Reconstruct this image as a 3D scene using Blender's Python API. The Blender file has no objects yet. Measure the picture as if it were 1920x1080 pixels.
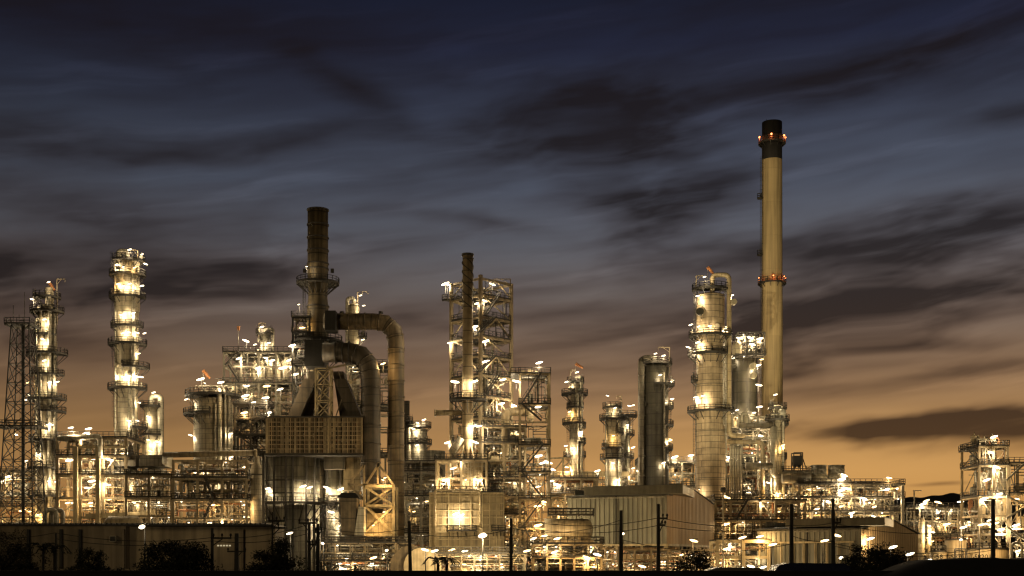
FLOOD = 90000.0
SUN = 0.30
EXPO = 0.0
SKYKEYS = [(1050,(165,118,66)),(960,(174,127,72)),(890,(184,137,82)),(820,(171,129,80)),(740,(146,113,80)),(650,(120,99,82)),(560,(103,94,90)),(460,(88,89,96)),(350,(72,77,90)),(210,(50,54,69)),(90,(33,36,54)),(0,(25,28,44))]
POW = 1500.0
HAZE = 0.0
import bpy, math, random
from math import radians as R, sin, cos, pi, sqrt, atan2, hypot
from mathutils import Vector, Matrix
rnd = random.Random(7)
SC = bpy.context.scene
COL = SC.collection
# ------------------------------------------------------------------ survey of the site
FOC, HZ, CX, EYE = 2400.0, 1050.0, 960.0, 3.0
def X(px, Y): return (px - CX) / FOC * Y
def Z(py, Y): return EYE + (HZ - py) / FOC * Y
def S(Y): return Y / FOC
# ------------------------------------------------------------------ materials
MATS = {}
def nodes_of(m):
    m.use_nodes = True
    nt = m.node_tree
    nt.nodes.clear()
    return nt
def N(nt, t, **kw):
    n = nt.nodes.new(t)
    for k, v in kw.items():
        if k == 'ins':
            for a, b in v.items():
                n.inputs[a].default_value = b
        else:
            setattr(n, k, v)
    return n
def paint(name, col, rough=0.55, metal=0.0, var=0.35, streak=0.4, seams=None, scale=0.5, bump=0.15, rand=0.25, seam_dark=0.35):
    """weathered paint / cladding: base colour broken by patches, run-off streaks, optional cladding seams"""
    m = bpy.data.materials.new(name); nt = nodes_of(m); L = nt.links.new
    out = N(nt, 'ShaderNodeOutputMaterial'); bs = N(nt, 'ShaderNodeBsdfPrincipled', ins={'Roughness': rough, 'Metallic': metal})
    L(bs.outputs[0], out.inputs[0])
    tc = N(nt, 'ShaderNodeTexCoord'); oi = N(nt, 'ShaderNodeObjectInfo')
    add = N(nt, 'ShaderNodeVectorMath', operation='ADD')
    sc = N(nt, 'ShaderNodeVectorMath', operation='SCALE', ins={0: (37.0, 11.0, 23.0)})
    L(oi.outputs['Random'], sc.inputs['Scale']); L(tc.outputs['Object'], add.inputs[0]); L(sc.outputs[0], add.inputs[1])
    n1 = N(nt, 'ShaderNodeTexNoise', ins={'Scale': scale, 'Detail': 5.0, 'Roughness': 0.6}); L(add.outputs[0], n1.inputs['Vector'])
    mp = N(nt, 'ShaderNodeMapping', ins={'Scale': (1.6, 1.6, 0.06)}); L(add.outputs[0], mp.inputs[0])
    n2 = N(nt, 'ShaderNodeTexNoise', ins={'Scale': 1.0, 'Detail': 4.0}); L(mp.outputs[0], n2.inputs['Vector'])
    r1 = N(nt, 'ShaderNodeMapRange', ins={1: 0.3, 2: 0.7, 3: 1.0 - var, 4: 1.0 + var * 0.6}); L(n1.outputs['Fac'], r1.inputs[0])
    r2 = N(nt, 'ShaderNodeMapRange', ins={1: 0.4, 2: 0.65, 3: 1.0, 4: 1.0 - streak}); L(n2.outputs['Fac'], r2.inputs[0])
    r3 = N(nt, 'ShaderNodeMapRange', ins={3: 1.0 - rand, 4: 1.0 + rand}); L(oi.outputs['Random'], r3.inputs[0])
    m1 = N(nt, 'ShaderNodeMath', operation='MULTIPLY'); L(r1.outputs[0], m1.inputs[0]); L(r2.outputs[0], m1.inputs[1])
    m2 = N(nt, 'ShaderNodeMath', operation='MULTIPLY'); L(m1.outputs[0], m2.inputs[0]); L(r3.outputs[0], m2.inputs[1])
    fac = m2.outputs[0]
    if seams:
        br = N(nt, 'ShaderNodeTexBrick', ins={'Color1': (1, 1, 1, 1), 'Color2': (0.82, 0.82, 0.82, 1), 'Mortar': (seam_dark,) * 3 + (1,), 'Scale': 1.0,
              'Mortar Size': seams[2] if len(seams) > 2 else 0.05, 'Mortar Smooth': 0.3, 'Brick Width': seams[0], 'Row Height': seams[1]})
        L(tc.outputs['UV'], br.inputs['Vector'])
        m3 = N(nt, 'ShaderNodeMath', operation='MULTIPLY'); L(fac, m3.inputs[0]); L(br.outputs['Color'], m3.inputs[1]); fac = m3.outputs[0]
    mx = N(nt, 'ShaderNodeVectorMath', operation='SCALE', ins={0: col[:3]}); L(fac, mx.inputs['Scale']); L(mx.outputs[0], bs.inputs['Base Color'])
    rr = N(nt, 'ShaderNodeMapRange', ins={3: rough - 0.1, 4: rough + 0.15}); L(n1.outputs['Fac'], rr.inputs[0]); L(rr.outputs[0], bs.inputs['Roughness'])
    if bump:
        bp = N(nt, 'ShaderNodeBump', ins={'Strength': bump, 'Distance': 0.05}); L(n1.outputs['Fac'], bp.inputs['Height']); L(bp.outputs[0], bs.inputs['Normal'])
    MATS[name] = m
    return m
def glow(name, col, strength):
    m = bpy.data.materials.new(name); nt = nodes_of(m)
    out = N(nt, 'ShaderNodeOutputMaterial'); e = N(nt, 'ShaderNodeEmission', ins={'Color': col + (1,), 'Strength': strength})
    nt.links.new(e.outputs[0], out.inputs[0]); MATS[name] = m
    return m
# ------------------------------------------------------------------ mesh builder (world coordinates)
class MB:
    def __init__(s): s.v = []; s.f = []; s.sm = []; s.uv = []; s.mi = []; s.cur = 0
    def face(s, idx, smooth=False, uv=None): s.f.append(tuple(idx)); s.sm.append(smooth); s.uv.append(uv); s.mi.append(s.cur)
    def box(s, x0, x1, y0, y1, z0, z1):
        b = len(s.v)
        s.v += [(x0,y0,z0),(x1,y0,z0),(x1,y1,z0),(x0,y1,z0),(x0,y0,z1),(x1,y0,z1),(x1,y1,z1),(x0,y1,z1)]
        dx, dy, dz = x1-x0, y1-y0, z1-z0
        for q, (a, c) in (((0,3,2,1),(dx,dy)),((4,5,6,7),(dx,dy)),((0,1,5,4),(dx,dz)),((1,2,6,5),(dy,dz)),((2,3,7,6),(dx,dz)),((3,0,4,7),(dy,dz))):
            s.face([b+i for i in q], False, [(0,0),(a,0),(a,c),(0,c)])
        return s
    def hexa(s, bot, top):
        b = len(s.v); s.v += [tuple(p) for p in bot] + [tuple(p) for p in top]
        for q in ((3,2,1,0),(4,5,6,7),(0,1,5,4),(1,2,6,5),(2,3,7,6),(3,0,4,7)):
            p = [Vector(s.v[b+i]) for i in q]; a = (p[1]-p[0]).length; c = (p[2]-p[1]).length
            s.face([b+i for i in q], False, [(0,0),(a,0),(a,c),(0,c)])
        return s
    def bar(s, p, q, w, h=None):
        p, q = Vector(p), Vector(q); d = q - p
        if d.length < 1e-5: return s
        d.normalize(); up = Vector((0,0,1)) if abs(d.z) < 0.95 else Vector((0,1,0))
        a = d.cross(up).normalized() * w / 2; c = a.cross(d).normalized() * (h or w) / 2
        s.hexa([p-a-c, p+a-c, p+a+c, p-a+c], [q-a-c, q+a-c, q+a+c, q-a+c])
        return s
    def tube(s, pts, r, n=10, caps=True, smooth=True):
        pts = [Vector(p) for p in pts]
        rs = r if isinstance(r, (list, tuple)) else [r] * len(pts)
        b = len(s.v); acc = 0.0; vs = []
        prev = None
        for i, p in enumerate(pts):
            t = (pts[min(i+1, len(pts)-1)] - pts[max(i-1, 0)])
            if 0 < i < len(pts)-1: t = (pts[i+1]-p).normalized() + (p-pts[i-1]).normalized()
            if t.length < 1e-6: t = Vector((0,0,1))
            t.normalize()
            if prev is None:
                a = t.cross(Vector((0,1,0)) if abs(t.y) < 0.9 else Vector((0,0,1))).normalized()
            else:
                a = (prev - t * prev.dot(t)).normalized()
            prev = a; c = t.cross(a)
            k = 1.0
            if 0 < i < len(pts)-1:
                cs = max(-1, min(1, (pts[i+1]-p).normalized().dot((p-pts[i-1]).normalized())))
                k = 1 / max(0.5, cos(math.acos(cs) / 2))
            if i: acc += (p - pts[i-1]).length
            vs.append(acc)
            # mitre stretch only across the bend plane
            bend = None
            if 0 < i < len(pts)-1 and k > 1.001:
                bend = ((pts[i+1]-p).normalized() - (p-pts[i-1]).normalized())
                bend = (bend - t*bend.dot(t)).normalized()
            for j in range(n):
                o = a * cos(2*pi*j/n) * rs[i] + c * sin(2*pi*j/n) * rs[i]
                if bend is not None: o = o + bend * o.dot(bend) * (k - 1)
                s.v.append(tuple(p + o))
        rr = rs[0]
        for i in range(len(pts)-1):
            for j in range(n):
                j2 = (j+1) % n
                u0, u1 = 2*pi*j/n*rr, 2*pi*(j+1)/n*rr
                s.face([b+i*n+j, b+i*n+j2, b+(i+1)*n+j2, b+(i+1)*n+j], smooth, [(u0,vs[i]),(u1,vs[i]),(u1,vs[i+1]),(u0,vs[i+1])])
        if caps:
            s.face([b+j for j in range(n)][::-1]); s.face([b+(len(pts)-1)*n+j for j in range(n)])
        return s
    def lathe(s, cx, cy, prof, n=28, smooth=True, a0=0, a1=2*pi):
        b = len(s.v); m = len(prof); full = abs(a1-a0-2*pi) < 1e-4
        nn = n if full else n + 1
        rr = max(p[0] for p in prof)
        for r, z in prof:
            for j in range(nn):
                a = a0 + (a1-a0)*j/n
                s.v.append((cx + r*cos(a), cy + r*sin(a), z))
        acc = [0.0]
        for i in range(1, m): acc.append(acc[-1] + hypot(prof[i][0]-prof[i-1][0], prof[i][1]-prof[i-1][1]))
        for i in range(m-1):
            for j in range(n):
                j2 = (j+1) % nn
                u0, u1 = (a0+(a1-a0)*j/n)*rr, (a0+(a1-a0)*(j+1)/n)*rr
                s.face([b+i*nn+j, b+i*nn+j2, b+(i+1)*nn+j2, b+(i+1)*nn+j], smooth, [(u0,acc[i]),(u1,acc[i]),(u1,acc[i+1]),(u0,acc[i+1])])
        return s
    def arc(s, cx, cy, z0, z1, ri, ro, a0, a1):
        n = max(4, int(abs(a1-a0)/(2*pi)*28)); b = len(s.v)
        for i in range(n+1):
            a = a0 + (a1-a0)*i/n
            for r, z in ((ri,z0),(ro,z0),(ro,z1),(ri,z1)): s.v.append((cx+r*cos(a), cy+r*sin(a), z))
        for i in range(n):
            for k in range(4):
                k2 = (k+1) % 4
                s.face([b+i*4+k, b+i*4+k2, b+(i+1)*4+k2, b+(i+1)*4+k])
        s.face([b, b+1, b+2, b+3]); e = b+n*4; s.face([e+3, e+2, e+1, e])
        return s
    def rail(s, pts, h=1.15, t=0.12, step=1.3, toe=True):
        pts = [Vector(p) for p in pts]
        for p, q in zip(pts, pts[1:]):
            L = (q-p).length; k = max(1, int(round(L/step)))
            for i in range(k+1):
                o = p.lerp(q, i/k); s.bar(o, o+Vector((0,0,h)), t)
            for f in (0.52, 1.0): s.bar(p+Vector((0,0,h*f)), q+Vector((0,0,h*f)), t)
            if toe: s.bar(p+Vector((0,0,0.1)), q+Vector((0,0,0.1)), 0.05, 0.2)
        return s
    def arcrail(s, cx, cy, z, r, a0, a1):
        n = max(3, int(abs(a1-a0)*r/1.3))
        return s.rail([(cx+r*cos(a0+(a1-a0)*i/n), cy+r*sin(a0+(a1-a0)*i/n), z) for i in range(n+1)], step=9)
    def ladder(s, x, y, z0, z1, face=-1, cage=True, w=0.5):
        """rungs between two stringers with safety hoops, the hoops on the side FACE of y"""
        for dx in (-w/2, w/2): s.bar((x+dx,y,z0),(x+dx,y,z1),0.08)
        z = z0+0.3
        while z < z1:
            s.bar((x-w/2,y,z),(x+w/2,y,z),0.05); z += 0.6
        if cage and z1-z0 > 3.2:
            z = z0+2.4; rr = 0.42
            P = lambda a, zz: (x+rr*cos(a), y+face*(0.4+rr*0.9*sin(a)), zz)
            while z < z1+0.9:
                for i in range(5): s.bar(P(pi*i/5,z), P(pi*(i+1)/5,z), 0.06)
                z += 1.2
            for a in (0.15*pi, 0.5*pi, 0.85*pi): s.bar(P(a,z0+2.4), P(a,min(z,z1+0.9)), 0.05)
        return s
    def stair(s, p, q, w=1.0):
        """flight from p (bottom) to q (top) along x, width w in y"""
        p, q = Vector(p), Vector(q); wv = Vector((0,w,0))
        for o in (Vector(), wv):
            s.bar(p+o, q+o, 0.09, 0.3)
            s.bar(p+o+Vector((0,0,1.0)), q+o+Vector((0,0,1.0)), 0.07)
            for f in (0, .25, .5, .75, 1): s.bar(p.lerp(q,f)+o, p.lerp(q,f)+o+Vector((0,0,1.0)), 0.06)
        k = max(3, int(abs(q.z-p.z)/0.32))
        for i in range(k):
            c = p.lerp(q,(i+0.5)/k); s.bar(c, c+wv, 0.28, 0.06)
        return s
    def mesh(s, name, org=None, inv=None):
        me = bpy.data.meshes.new(name)
        vs = s.v
        if inv is not None: vs = [tuple(inv @ Vector(v)) for v in vs]
        elif org is not None: vs = [(v[0]-org[0], v[1]-org[1], v[2]-org[2]) for v in vs]
        me.from_pydata(vs, [], s.f)
        me.polygons.foreach_set('use_smooth', s.sm)
        if any(s.mi): me.polygons.foreach_set('material_index', s.mi)
        if any(u is not None for u in s.uv):
            ul = me.uv_layers.new(name='UVMap'); flat = []
            for f, u in zip(s.f, s.uv):
                for i in range(len(f)): flat += list(u[i]) if u is not None else [0.3, 0.3]
            ul.data.foreach_set('uv', flat)
        me.update()
        return me
def fillet(pts, r=0.8, k=4):
    pts = [Vector(p) for p in pts]; o = [pts[0]]
    for a, b, c in zip(pts, pts[1:], pts[2:]):
        d1, d2 = (a-b), (c-b); rr = min(r, d1.length*0.45, d2.length*0.45)
        if rr < 1e-3: continue
        p, q = b+d1.normalized()*rr, b+d2.normalized()*rr
        for i in range(k+1):
            t = i/k; o.append(p*(1-t)**2 + b*2*t*(1-t) + q*t*t)
    o.append(pts[-1])
    return o
# ------------------------------------------------------------------ things and parts
def link(name, me, mat=None):
    o = bpy.data.objects.new(name, me); COL.objects.link(o)
    if mat is not None and me is not None and not me.materials:
        for q in (mat if isinstance(mat, (tuple, list)) else (mat,)): me.materials.append(MATS[q])
    return o
def tag(o, label, cat, group=None, kind=None):
    if label: o['label'] = label
    if cat: o['category'] = cat
    if group: o['group'] = group
    if kind: o['kind'] = kind
    return o
THINGS = []
class Thing:
    def __init__(s, name, label, cat, x, y, z=0.0, yaw=0.0, group=None):
        s.e = bpy.data.objects.new(name, None); COL.objects.link(s.e)
        s.e.location = (x, y, z); s.e.rotation_euler = (0, 0, yaw); s.e.empty_display_size = 0.5
        s.M = Matrix.Translation((x,y,z)) @ Matrix.Rotation(yaw, 4, 'Z'); s.inv = s.M.inverted()
        s.org = (x,y,z); s.yaw = yaw; s.cx, s.cy = x, y
        s.zone = None; s.depth = None; s.amber = False
        tag(s.e, label, cat, group); THINGS.append(s)
    def part(s, name, mb, mat, parent=None, label=None, local=False):
        if not mb.f: return None
        me = mb.mesh(name, None if local else s.org, None if (local or not s.yaw) else s.inv)
        o = link(name, me, mat); o.parent = parent or s.e
        if label: o['label'] = label
        return o
    def inst(s, name, me, p, rot=(0,0,0), scale=(1,1,1), parent=None):
        """place a shared mesh at world point p"""
        o = bpy.data.objects.new(name, me); COL.objects.link(o); o.parent = parent or s.e
        o.location = s.inv @ Vector(p) if parent is None else p
        o.rotation_euler = (rot[0], rot[1], rot[2] - (s.yaw if parent is None else 0)); o.scale = scale
        return o
    def reg(s, px0, py0, px1, py1, depth): s.zone = (px0,py0,px1,py1); s.depth = depth; return s
def single(name, mb, mat, label, cat, group=None, org=(0,0,0), kind=None):
    o = link(name, mb.mesh(name, org), mat); o.location = org
    return tag(o, label, cat, group, kind)
# ------------------------------------------------------------------ palette
paint('steel_tan', (0.40,0.32,0.20), rough=0.6, var=0.4)
paint('steel_grey', (0.33,0.30,0.23), rough=0.55, var=0.4)
paint('steel_dark', (0.045,0.04,0.033), rough=0.6, var=0.4)
paint('steel_black', (0.018,0.017,0.016), rough=0.65)
paint('pipe_pale', (0.50,0.46,0.36), rough=0.42, metal=0.25, seams=(9.0,1.4,0.05))
paint('pipe_tan', (0.40,0.32,0.19), rough=0.5, seams=(9.0,2.0,0.05))
paint('pipe_dark', (0.17,0.15,0.11), rough=0.5, seams=(9.0,1.8,0.06))
paint('jacket', (0.46,0.40,0.28), rough=0.48, metal=0.15, seams=(3.4,1.15,0.045), rand=0.08, streak=0.45)
paint('jacket_big', (0.54,0.425,0.275), rough=0.5, metal=0.1, seams=(4.6,1.45,0.07), rand=0.0, streak=0.35, seam_dark=0.25)
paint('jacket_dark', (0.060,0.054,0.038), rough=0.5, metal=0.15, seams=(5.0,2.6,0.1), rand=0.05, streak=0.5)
paint('jacket_grey', (0.30,0.28,0.22), rough=0.45, metal=0.2, seams=(3.8,2.4,0.06), rand=0.08, streak=0.55)
paint('chimney_buff', (0.53,0.405,0.215), var=0.12, rough=0.7, seams=(99.0,9.0,0.05), rand=0.0, streak=0.35, seam_dark=0.75, scale=0.15)
paint('chimney_black', (0.028,0.026,0.026), rough=0.7, rand=0.0)
paint('stack_brown', (0.15,0.115,0.062), rough=0.65, seams=(99.0,3.2,0.16), rand=0.0, streak=0.6, var=0.5, seam_dark=0.3)
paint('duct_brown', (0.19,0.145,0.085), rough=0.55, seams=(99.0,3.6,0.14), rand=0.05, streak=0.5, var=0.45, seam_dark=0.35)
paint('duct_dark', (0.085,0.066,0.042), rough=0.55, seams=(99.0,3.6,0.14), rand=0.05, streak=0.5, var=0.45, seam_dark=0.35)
paint('thin_stack', (0.42,0.33,0.20), rough=0.6, seams=(99.0,2.6,0.12), rand=0.0, streak=0.4)
paint('heater_panel', (0.44,0.35,0.20), rough=0.6, rand=0.05, streak=0.5, seams=(5.0,2.5,0.05))
paint('heater_rib', (0.55,0.45,0.27), rough=0.6, rand=0.05)
paint('grid_rib', (0.44,0.35,0.21), rough=0.6, rand=0.05)
paint('grid_plate', (0.24,0.175,0.095), rough=0.6, var=0.5, streak=0.5)
paint('rust', (0.22,0.10,0.045), rough=0.75, var=0.5)
paint('silver', (0.55,0.55,0.52), rough=0.35, metal=0.5, seams=(9.0,1.2,0.05))
paint('grid_panel', (0.09,0.066,0.036), rough=0.6, var=0.6, rand=0.1, seams=(2.2,2.3,0.1))
paint('clad_grey', (0.24,0.23,0.175), rough=0.5, metal=0.1, rand=0.0, streak=0.3, var=0.2, scale=0.2)
paint('clad_orange', (0.42,0.28,0.13), rough=0.55, rand=0.0, streak=0.2, var=0.15, scale=0.2)
paint('roof_sheet', (0.055,0.052,0.043), rough=0.6, metal=0.0, rand=0.0, streak=0.2)
paint('roof_band', (0.20,0.185,0.14), rough=0.5, metal=0.1, rand=0.0, streak=0.2, scale=0.3)
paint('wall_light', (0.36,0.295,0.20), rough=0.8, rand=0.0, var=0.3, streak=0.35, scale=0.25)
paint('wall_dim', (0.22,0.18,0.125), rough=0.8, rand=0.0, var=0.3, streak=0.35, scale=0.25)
paint('tank_cream', (0.52,0.42,0.26), rough=0.55, rand=0.05, streak=0.35, seams=(6.0,1.8,0.04))
paint('concrete', (0.16,0.15,0.13), rough=0.9, rand=0.05)
paint('pole_dark', (0.035,0.034,0.03), rough=0.85, rand=0.1)
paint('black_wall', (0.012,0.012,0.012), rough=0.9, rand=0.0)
paint('bark', (0.03,0.024,0.018), rough=0.9)
paint('windsock_orange', (0.42,0.17,0.06), rough=0.8, var=0.15, streak=0.1)
paint('car_blue', (0.012,0.018,0.06), rough=0.25, metal=0.3, var=0.05, streak=0.05)
paint('car_silver', (0.10,0.10,0.095), rough=0.3, metal=0.4, var=0.05, streak=0.05)
paint('glass_dark', (0.01,0.011,0.013), rough=0.1, var=0.05, streak=0.0, bump=0)
paint('rubber', (0.012,0.012,0.012), rough=0.85)
paint('letter_black', (0.015,0.014,0.012), rough=0.8, var=0.1, streak=0.1)
paint('lamp_housing', (0.010,0.0095,0.009), rough=0.5, var=0.1, streak=0.1)
paint('foliage', (0.014,0.017,0.010), rough=0.8, var=0.6, streak=0.0, scale=1.5, bump=0)
paint('foliage_dim', (0.022,0.025,0.016), rough=0.8, var=0.6, streak=0.0, scale=1.5, bump=0)
paint('asphalt', (0.05,0.048,0.044), rough=0.9, scale=0.2, rand=0)
paint('hill_dark', (0.012,0.012,0.011), rough=1.0, scale=0.01, rand=0, bump=0)
E0 = 8.0
glow('lamp_white', (1.0,0.82,0.52), E0)
glow('lamp_amber', (1.0,0.66,0.28), E0)
glow('lamp_red', (1.0,0.25,0.07), 9.0)
glow('lamp_hot', (1.0,0.76,0.42), 14.0)
glow('window_lit', (1.0,0.82,0.5), 0.5)
# shared meshes ------------------------------------------------------
def bulb_mesh(name, L, r, mat):
    b = MB(); k = 7
    pts = [(-L/2 + L*i/k, 0, 0) for i in range(k+1)]
    rs = [r*max(0.28, sqrt(max(0.0, 1-(2*i/k-1)**2))) for i in range(k+1)]
    b.tube(pts, rs, 8); me = b.mesh(name); me.materials.append(MATS[mat]); return me
BULB = {'w': bulb_mesh('bulb', 1.7, 0.22, 'lamp_white'), 'a': bulb_mesh('bulb', 1.7, 0.22, 'lamp_amber'),
        'r': bulb_mesh('bulb', 0.45, 0.25, 'lamp_red'), 'h': bulb_mesh('bulb', 2.6, 0.7, 'lamp_hot'), 's': bulb_mesh('bulb', 0.7, 0.22, 'lamp_white')}
def housing(kind):
    b = MB()
    b.box(-0.34, 0.34, -0.08, 0.26, 0.22, 0.32)
    b.box(-0.12, 0.12, 0.20, 0.30, 0.02, 0.21)
    if kind == 'post': b.bar((0.0,0.9,-2.1),(0.0,0.9,0.3),0.08); b.bar((0.0,0.26,0.28),(0.0,0.9,0.28),0.08)
    else: b.bar((0.0,0.3,0.36),(0.0,1.3,0.36),0.1); b.bar((0.0,0.3,0.3),(0.0,1.2,-0.5),0.07)
    me = b.mesh('lamp'); me.materials.append(MATS['lamp_housing']); return me
HOUSE = {'post': housing('post'), 'arm': housing('arm')}
def valve_mesh():
    b = MB()
    b.tube([(-0.5,0,0),(0.5,0,0)], 0.16, 8)
    for x in (-0.5,-0.18,0.18,0.5): b.tube([(x-0.05,0,0),(x+0.05,0,0)], 0.3, 10)
    b.tube([(0,0,0),(0,0,0.9)], 0.09, 6); b.tube([(0,0,0.85),(0,0,0.95)], 0.34, 10); b.tube([(0,0,-0.9),(0,0,0)],0.1,6)
    me = b.mesh('valve'); me.materials.append(MATS['pipe_dark']); return me
VALVE = valve_mesh()
VALVE_P = VALVE.copy(); VALVE_P.materials.clear(); VALVE_P.materials.append(MATS['pipe_pale'])
LAMPS = 0
LD = {}
for k_, e_, c_ in (('w',POW,(1.0,0.775,0.47)),('a',POW*.9,(1.0,0.60,0.22)),('r',POW*.12,(1.0,0.22,0.06)),('s',POW*.5,(1.0,0.775,0.47)),('h',POW*16,(1.0,0.74,0.38))):
    LD[k_] = bpy.data.lights.new('lamp_light','POINT'); LD[k_].energy = e_; LD[k_].color = c_; LD[k_].shadow_soft_size = 0.3
LDS = {}
def light_at(parent, kind, p, sc=1.0):
    q = round(sc*5)/5 or .2
    if (kind,q) not in LDS:
        d = LD[kind].copy(); d.energy *= q; LDS[(kind,q)] = d
    o = bpy.data.objects.new('lamp_light', LDS[(kind,q)]); COL.objects.link(o); o.parent = parent; o.location = p
def lamp(T, p, kind='w', mount='post', tilt=None, yaw=0.0, sc=1.0):
    global LAMPS; LAMPS += 1
    t = R(-14 + rnd.uniform(-8,8)) if tilt is None else tilt
    if rnd.random() < 0.25 and tilt is None: t = -t
    h = T.inst('lamp', HOUSE[mount], p, (0, t*0.0, yaw))
    b = bpy.data.objects.new('bulb', BULB[kind]); COL.objects.link(b); b.parent = h
    b.rotation_euler = (0, t, 0); b.scale = (sc, sc, sc)
    light_at(h, kind, (0,-0.25,-0.6), sc)
    return h
def windsock(T, px, py, Y, x1, dz, L=2.2):
    x, z = X(px,Y), Z(py,Y); b = MB()
    b.bar((x,Y,z-5),(x,Y,z+0.3),0.09); m = T.part('mast', b, 'steel_grey')
    b = MB(); d = Vector((x1,0.0,dz)).normalized()
    p = Vector((x,Y,z)); b.tube([p, p+d*L*0.5, p+d*L], [0.42,0.34,0.22], 10, caps=False)
    T.part('windsock', b, 'windsock_orange', m)
# ------------------------------------------------------------------ generic plant builders
def platform(T, cx, cy, z, ri, ro, a0, a1, brackets=True, mat='steel_dark'):
    a0, a1 = R(a0), R(a1)
    b = MB(); b.arc(cx, cy, z-0.16, z, ri, ro, a0, a1); b.arc(cx, cy, z-0.34, z-0.161, ro-0.12, ro, a0, a1)
    if brackets:
        n = max(2, int(abs(a1-a0)*ro/2.2)); d = ro - ri
        for i in range(n+1):
            a = a0+(a1-a0)*i/n
            b.bar((cx+ri*cos(a)*0.98, cy+ri*sin(a)*0.98, z-0.35-d*0.9), (cx+(ro-0.1)*cos(a), cy+(ro-0.1)*sin(a), z-0.3), 0.13)
            b.bar((cx+ri*cos(a)*0.98, cy+ri*sin(a)*0.98, z-0.25), (cx+(ro-0.1)*cos(a), cy+(ro-0.1)*sin(a), z-0.25), 0.12)
    p = T.part('platform', b, mat)
    r = MB(); r.arcrail(cx, cy, z, ro-0.06, a0, a1)
    if abs(a1-a0) < 6.2:
        for a in (a0, a1): r.rail([(cx+ri*cos(a),cy+ri*sin(a),z),(cx+(ro-0.06)*cos(a),cy+(ro-0.06)*sin(a),z)], step=0.9)
    T.part('railing', r, mat, p)
    return p
def valves(T, cx, cy, z, rad, a0, a1, n):
    for i in range(n):
        a = R(rnd.uniform(a0, a1)); me = VALVE if rnd.random() < 0.5 else VALVE_P
        s = rnd.uniform(0.6, 1.1)
        T.inst('valve', me, (cx+rad*cos(a), cy+rad*sin(a), z+0.95*s), (0,0,rnd.uniform(0,3)), (s,s,s))
SC_ = 1.0
def column(name, label, px, Y, segs, mat='jacket', plats=(), cat='column', group=None, dome=1.0, gooseneck=None, ladder=None, risers=(), rings=6, yoff=0.0, base=True, skirt=None):
    """distillation column: segs = (py_top, py_bottom, radius_px) from the top down; platforms = (py, a0, a1, extent_px)"""
    cx, cy, s = X(px,Y), Y, S(Y)
    T = Thing(name, label, cat, cx, cy, group=group)
    prof = []
    for pt, pb, r in reversed(segs):
        rb, zt, zb = r*s, Z(pt,Y), Z(pb,Y)
        if not prof: zb = 0.0 if base else zb
        if prof and abs(prof[-1][0]-rb) > 0.02: zb = max(zb, prof[-1][1] + abs(prof[-1][0]-rb)*1.2)
        prof += [(rb, zb), (rb, zt)]
    rt, zt = prof[-1]
    if dome:
        for k in range(1, 7): prof.append((max(0.02, rt*cos(k*pi/12)), zt + rt*dome*0.55*sin(k*pi/12)))
    else: prof.append((0.02, zt))
    sh = MB(); sh.lathe(cx, cy, prof, 36)
    # stiffening bands and nozzles
    bd = sh; bd.cur = 1
    for pt, pb, r in segs:
        zt_, zb_, rb = Z(pt,Y), max(0.5, Z(pb,Y)), r*s
        n = max(1, int((zt_-zb_)/rings))
        for k in range(n):
            z = zt_ - (zt_-zb_)*k/n - 0.2
            bd.arc(cx, cy, z-0.13, z, rb*0.98, rb+0.09, 0, 2*pi)
    T.part('shell', sh, (mat, 'pipe_dark' if mat != 'jacket_dark' else 'steel_dark'))
    for k in range(3):
        pt, pb, r = segs[rnd.randrange(len(segs))]; a = R(rnd.uniform(-150,-30)); z = rnd.uniform(max(4,Z(pb,Y)), Z(pt,Y)-1)
        b = MB(); d = Vector((cos(a),sin(a),0)); c = Vector((cx,cy,z)); b.tube([c+d*r*s*0.9, c+d*(r*s+0.5)], 0.42, 12); b.tube([c+d*(r*s+0.45), c+d*(r*s+0.62)], 0.58, 12)
        T.part('manway', b, mat)
    def rad(z):
        for pt, pb, r in segs:
            if z > Z(pb,Y)-0.01: return r*s
        return segs[-1][2]*s
    lev = []
    for i, (py, a0, a1, ext) in enumerate(plats):
        z = Z(py,Y); ri = rad(min(z-0.05, zt-0.05)); ro = max(ri+1.0, ri+ext*s)
        platform(T, cx, cy, z, ri+0.02 if z < zt else 0.3, ro, a0, a1); lev.append((z, a0, a1, ri, ro))
        valves(T, cx, cy, z, (ri+ro)/2, a0+10, a1-10, 2 if ro-ri > 1.2 else 1)
    # ladders between consecutive platforms, alternating sides
    zs = sorted([l[0] for l in lev] + [1.0])
    for i, (za, zb) in enumerate(zip(zs, zs[1:])):
        if zb - za < 1.5: continue
        a = R(-160 if i % 2 else -25) if ladder is None else R(ladder)
        rr = rad((za+zb)/2) + 0.55
        b = MB(); b.ladder(cx+rr*cos(a), cy+rr*sin(a), max(0.3, za), zb+1.0); T.part('ladder', b, 'steel_dark')
    for dpx, pt, pb, rp in risers:
        r = rp*s; rr = rad((Z(pt,Y)+Z(pb,Y))/2); dx = dpx*s
        yy = cy - (sqrt(max(0.0, (rr+r+0.15)**2 - dx*dx)) if abs(dx) < rr+r+0.15 else 0.3)
        z0, z1 = max(0.2, Z(pb,Y)), Z(pt,Y)
        back = Vector((-dx, cy-yy, 0)); back = back.normalized() if back.length > 0.01 else Vector((0,1,0))
        top = Vector((cx+dx, yy, z1)); b = MB()
        b.tube(fillet([(cx+dx,yy,z0), top, top+back*(r*3+0.6)], r*2.2), r, 10)
        for k in range(int((z1-z0)/5)): b.tube([(cx+dx,yy,z0+2+5*k-0.12),(cx+dx,yy,z0+2+5*k+0.12)], r*1.4, 10)
        T.part('riser_pipe', b, 'pipe_pale' if mat != 'jacket_dark' else 'pipe_dark')
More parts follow.
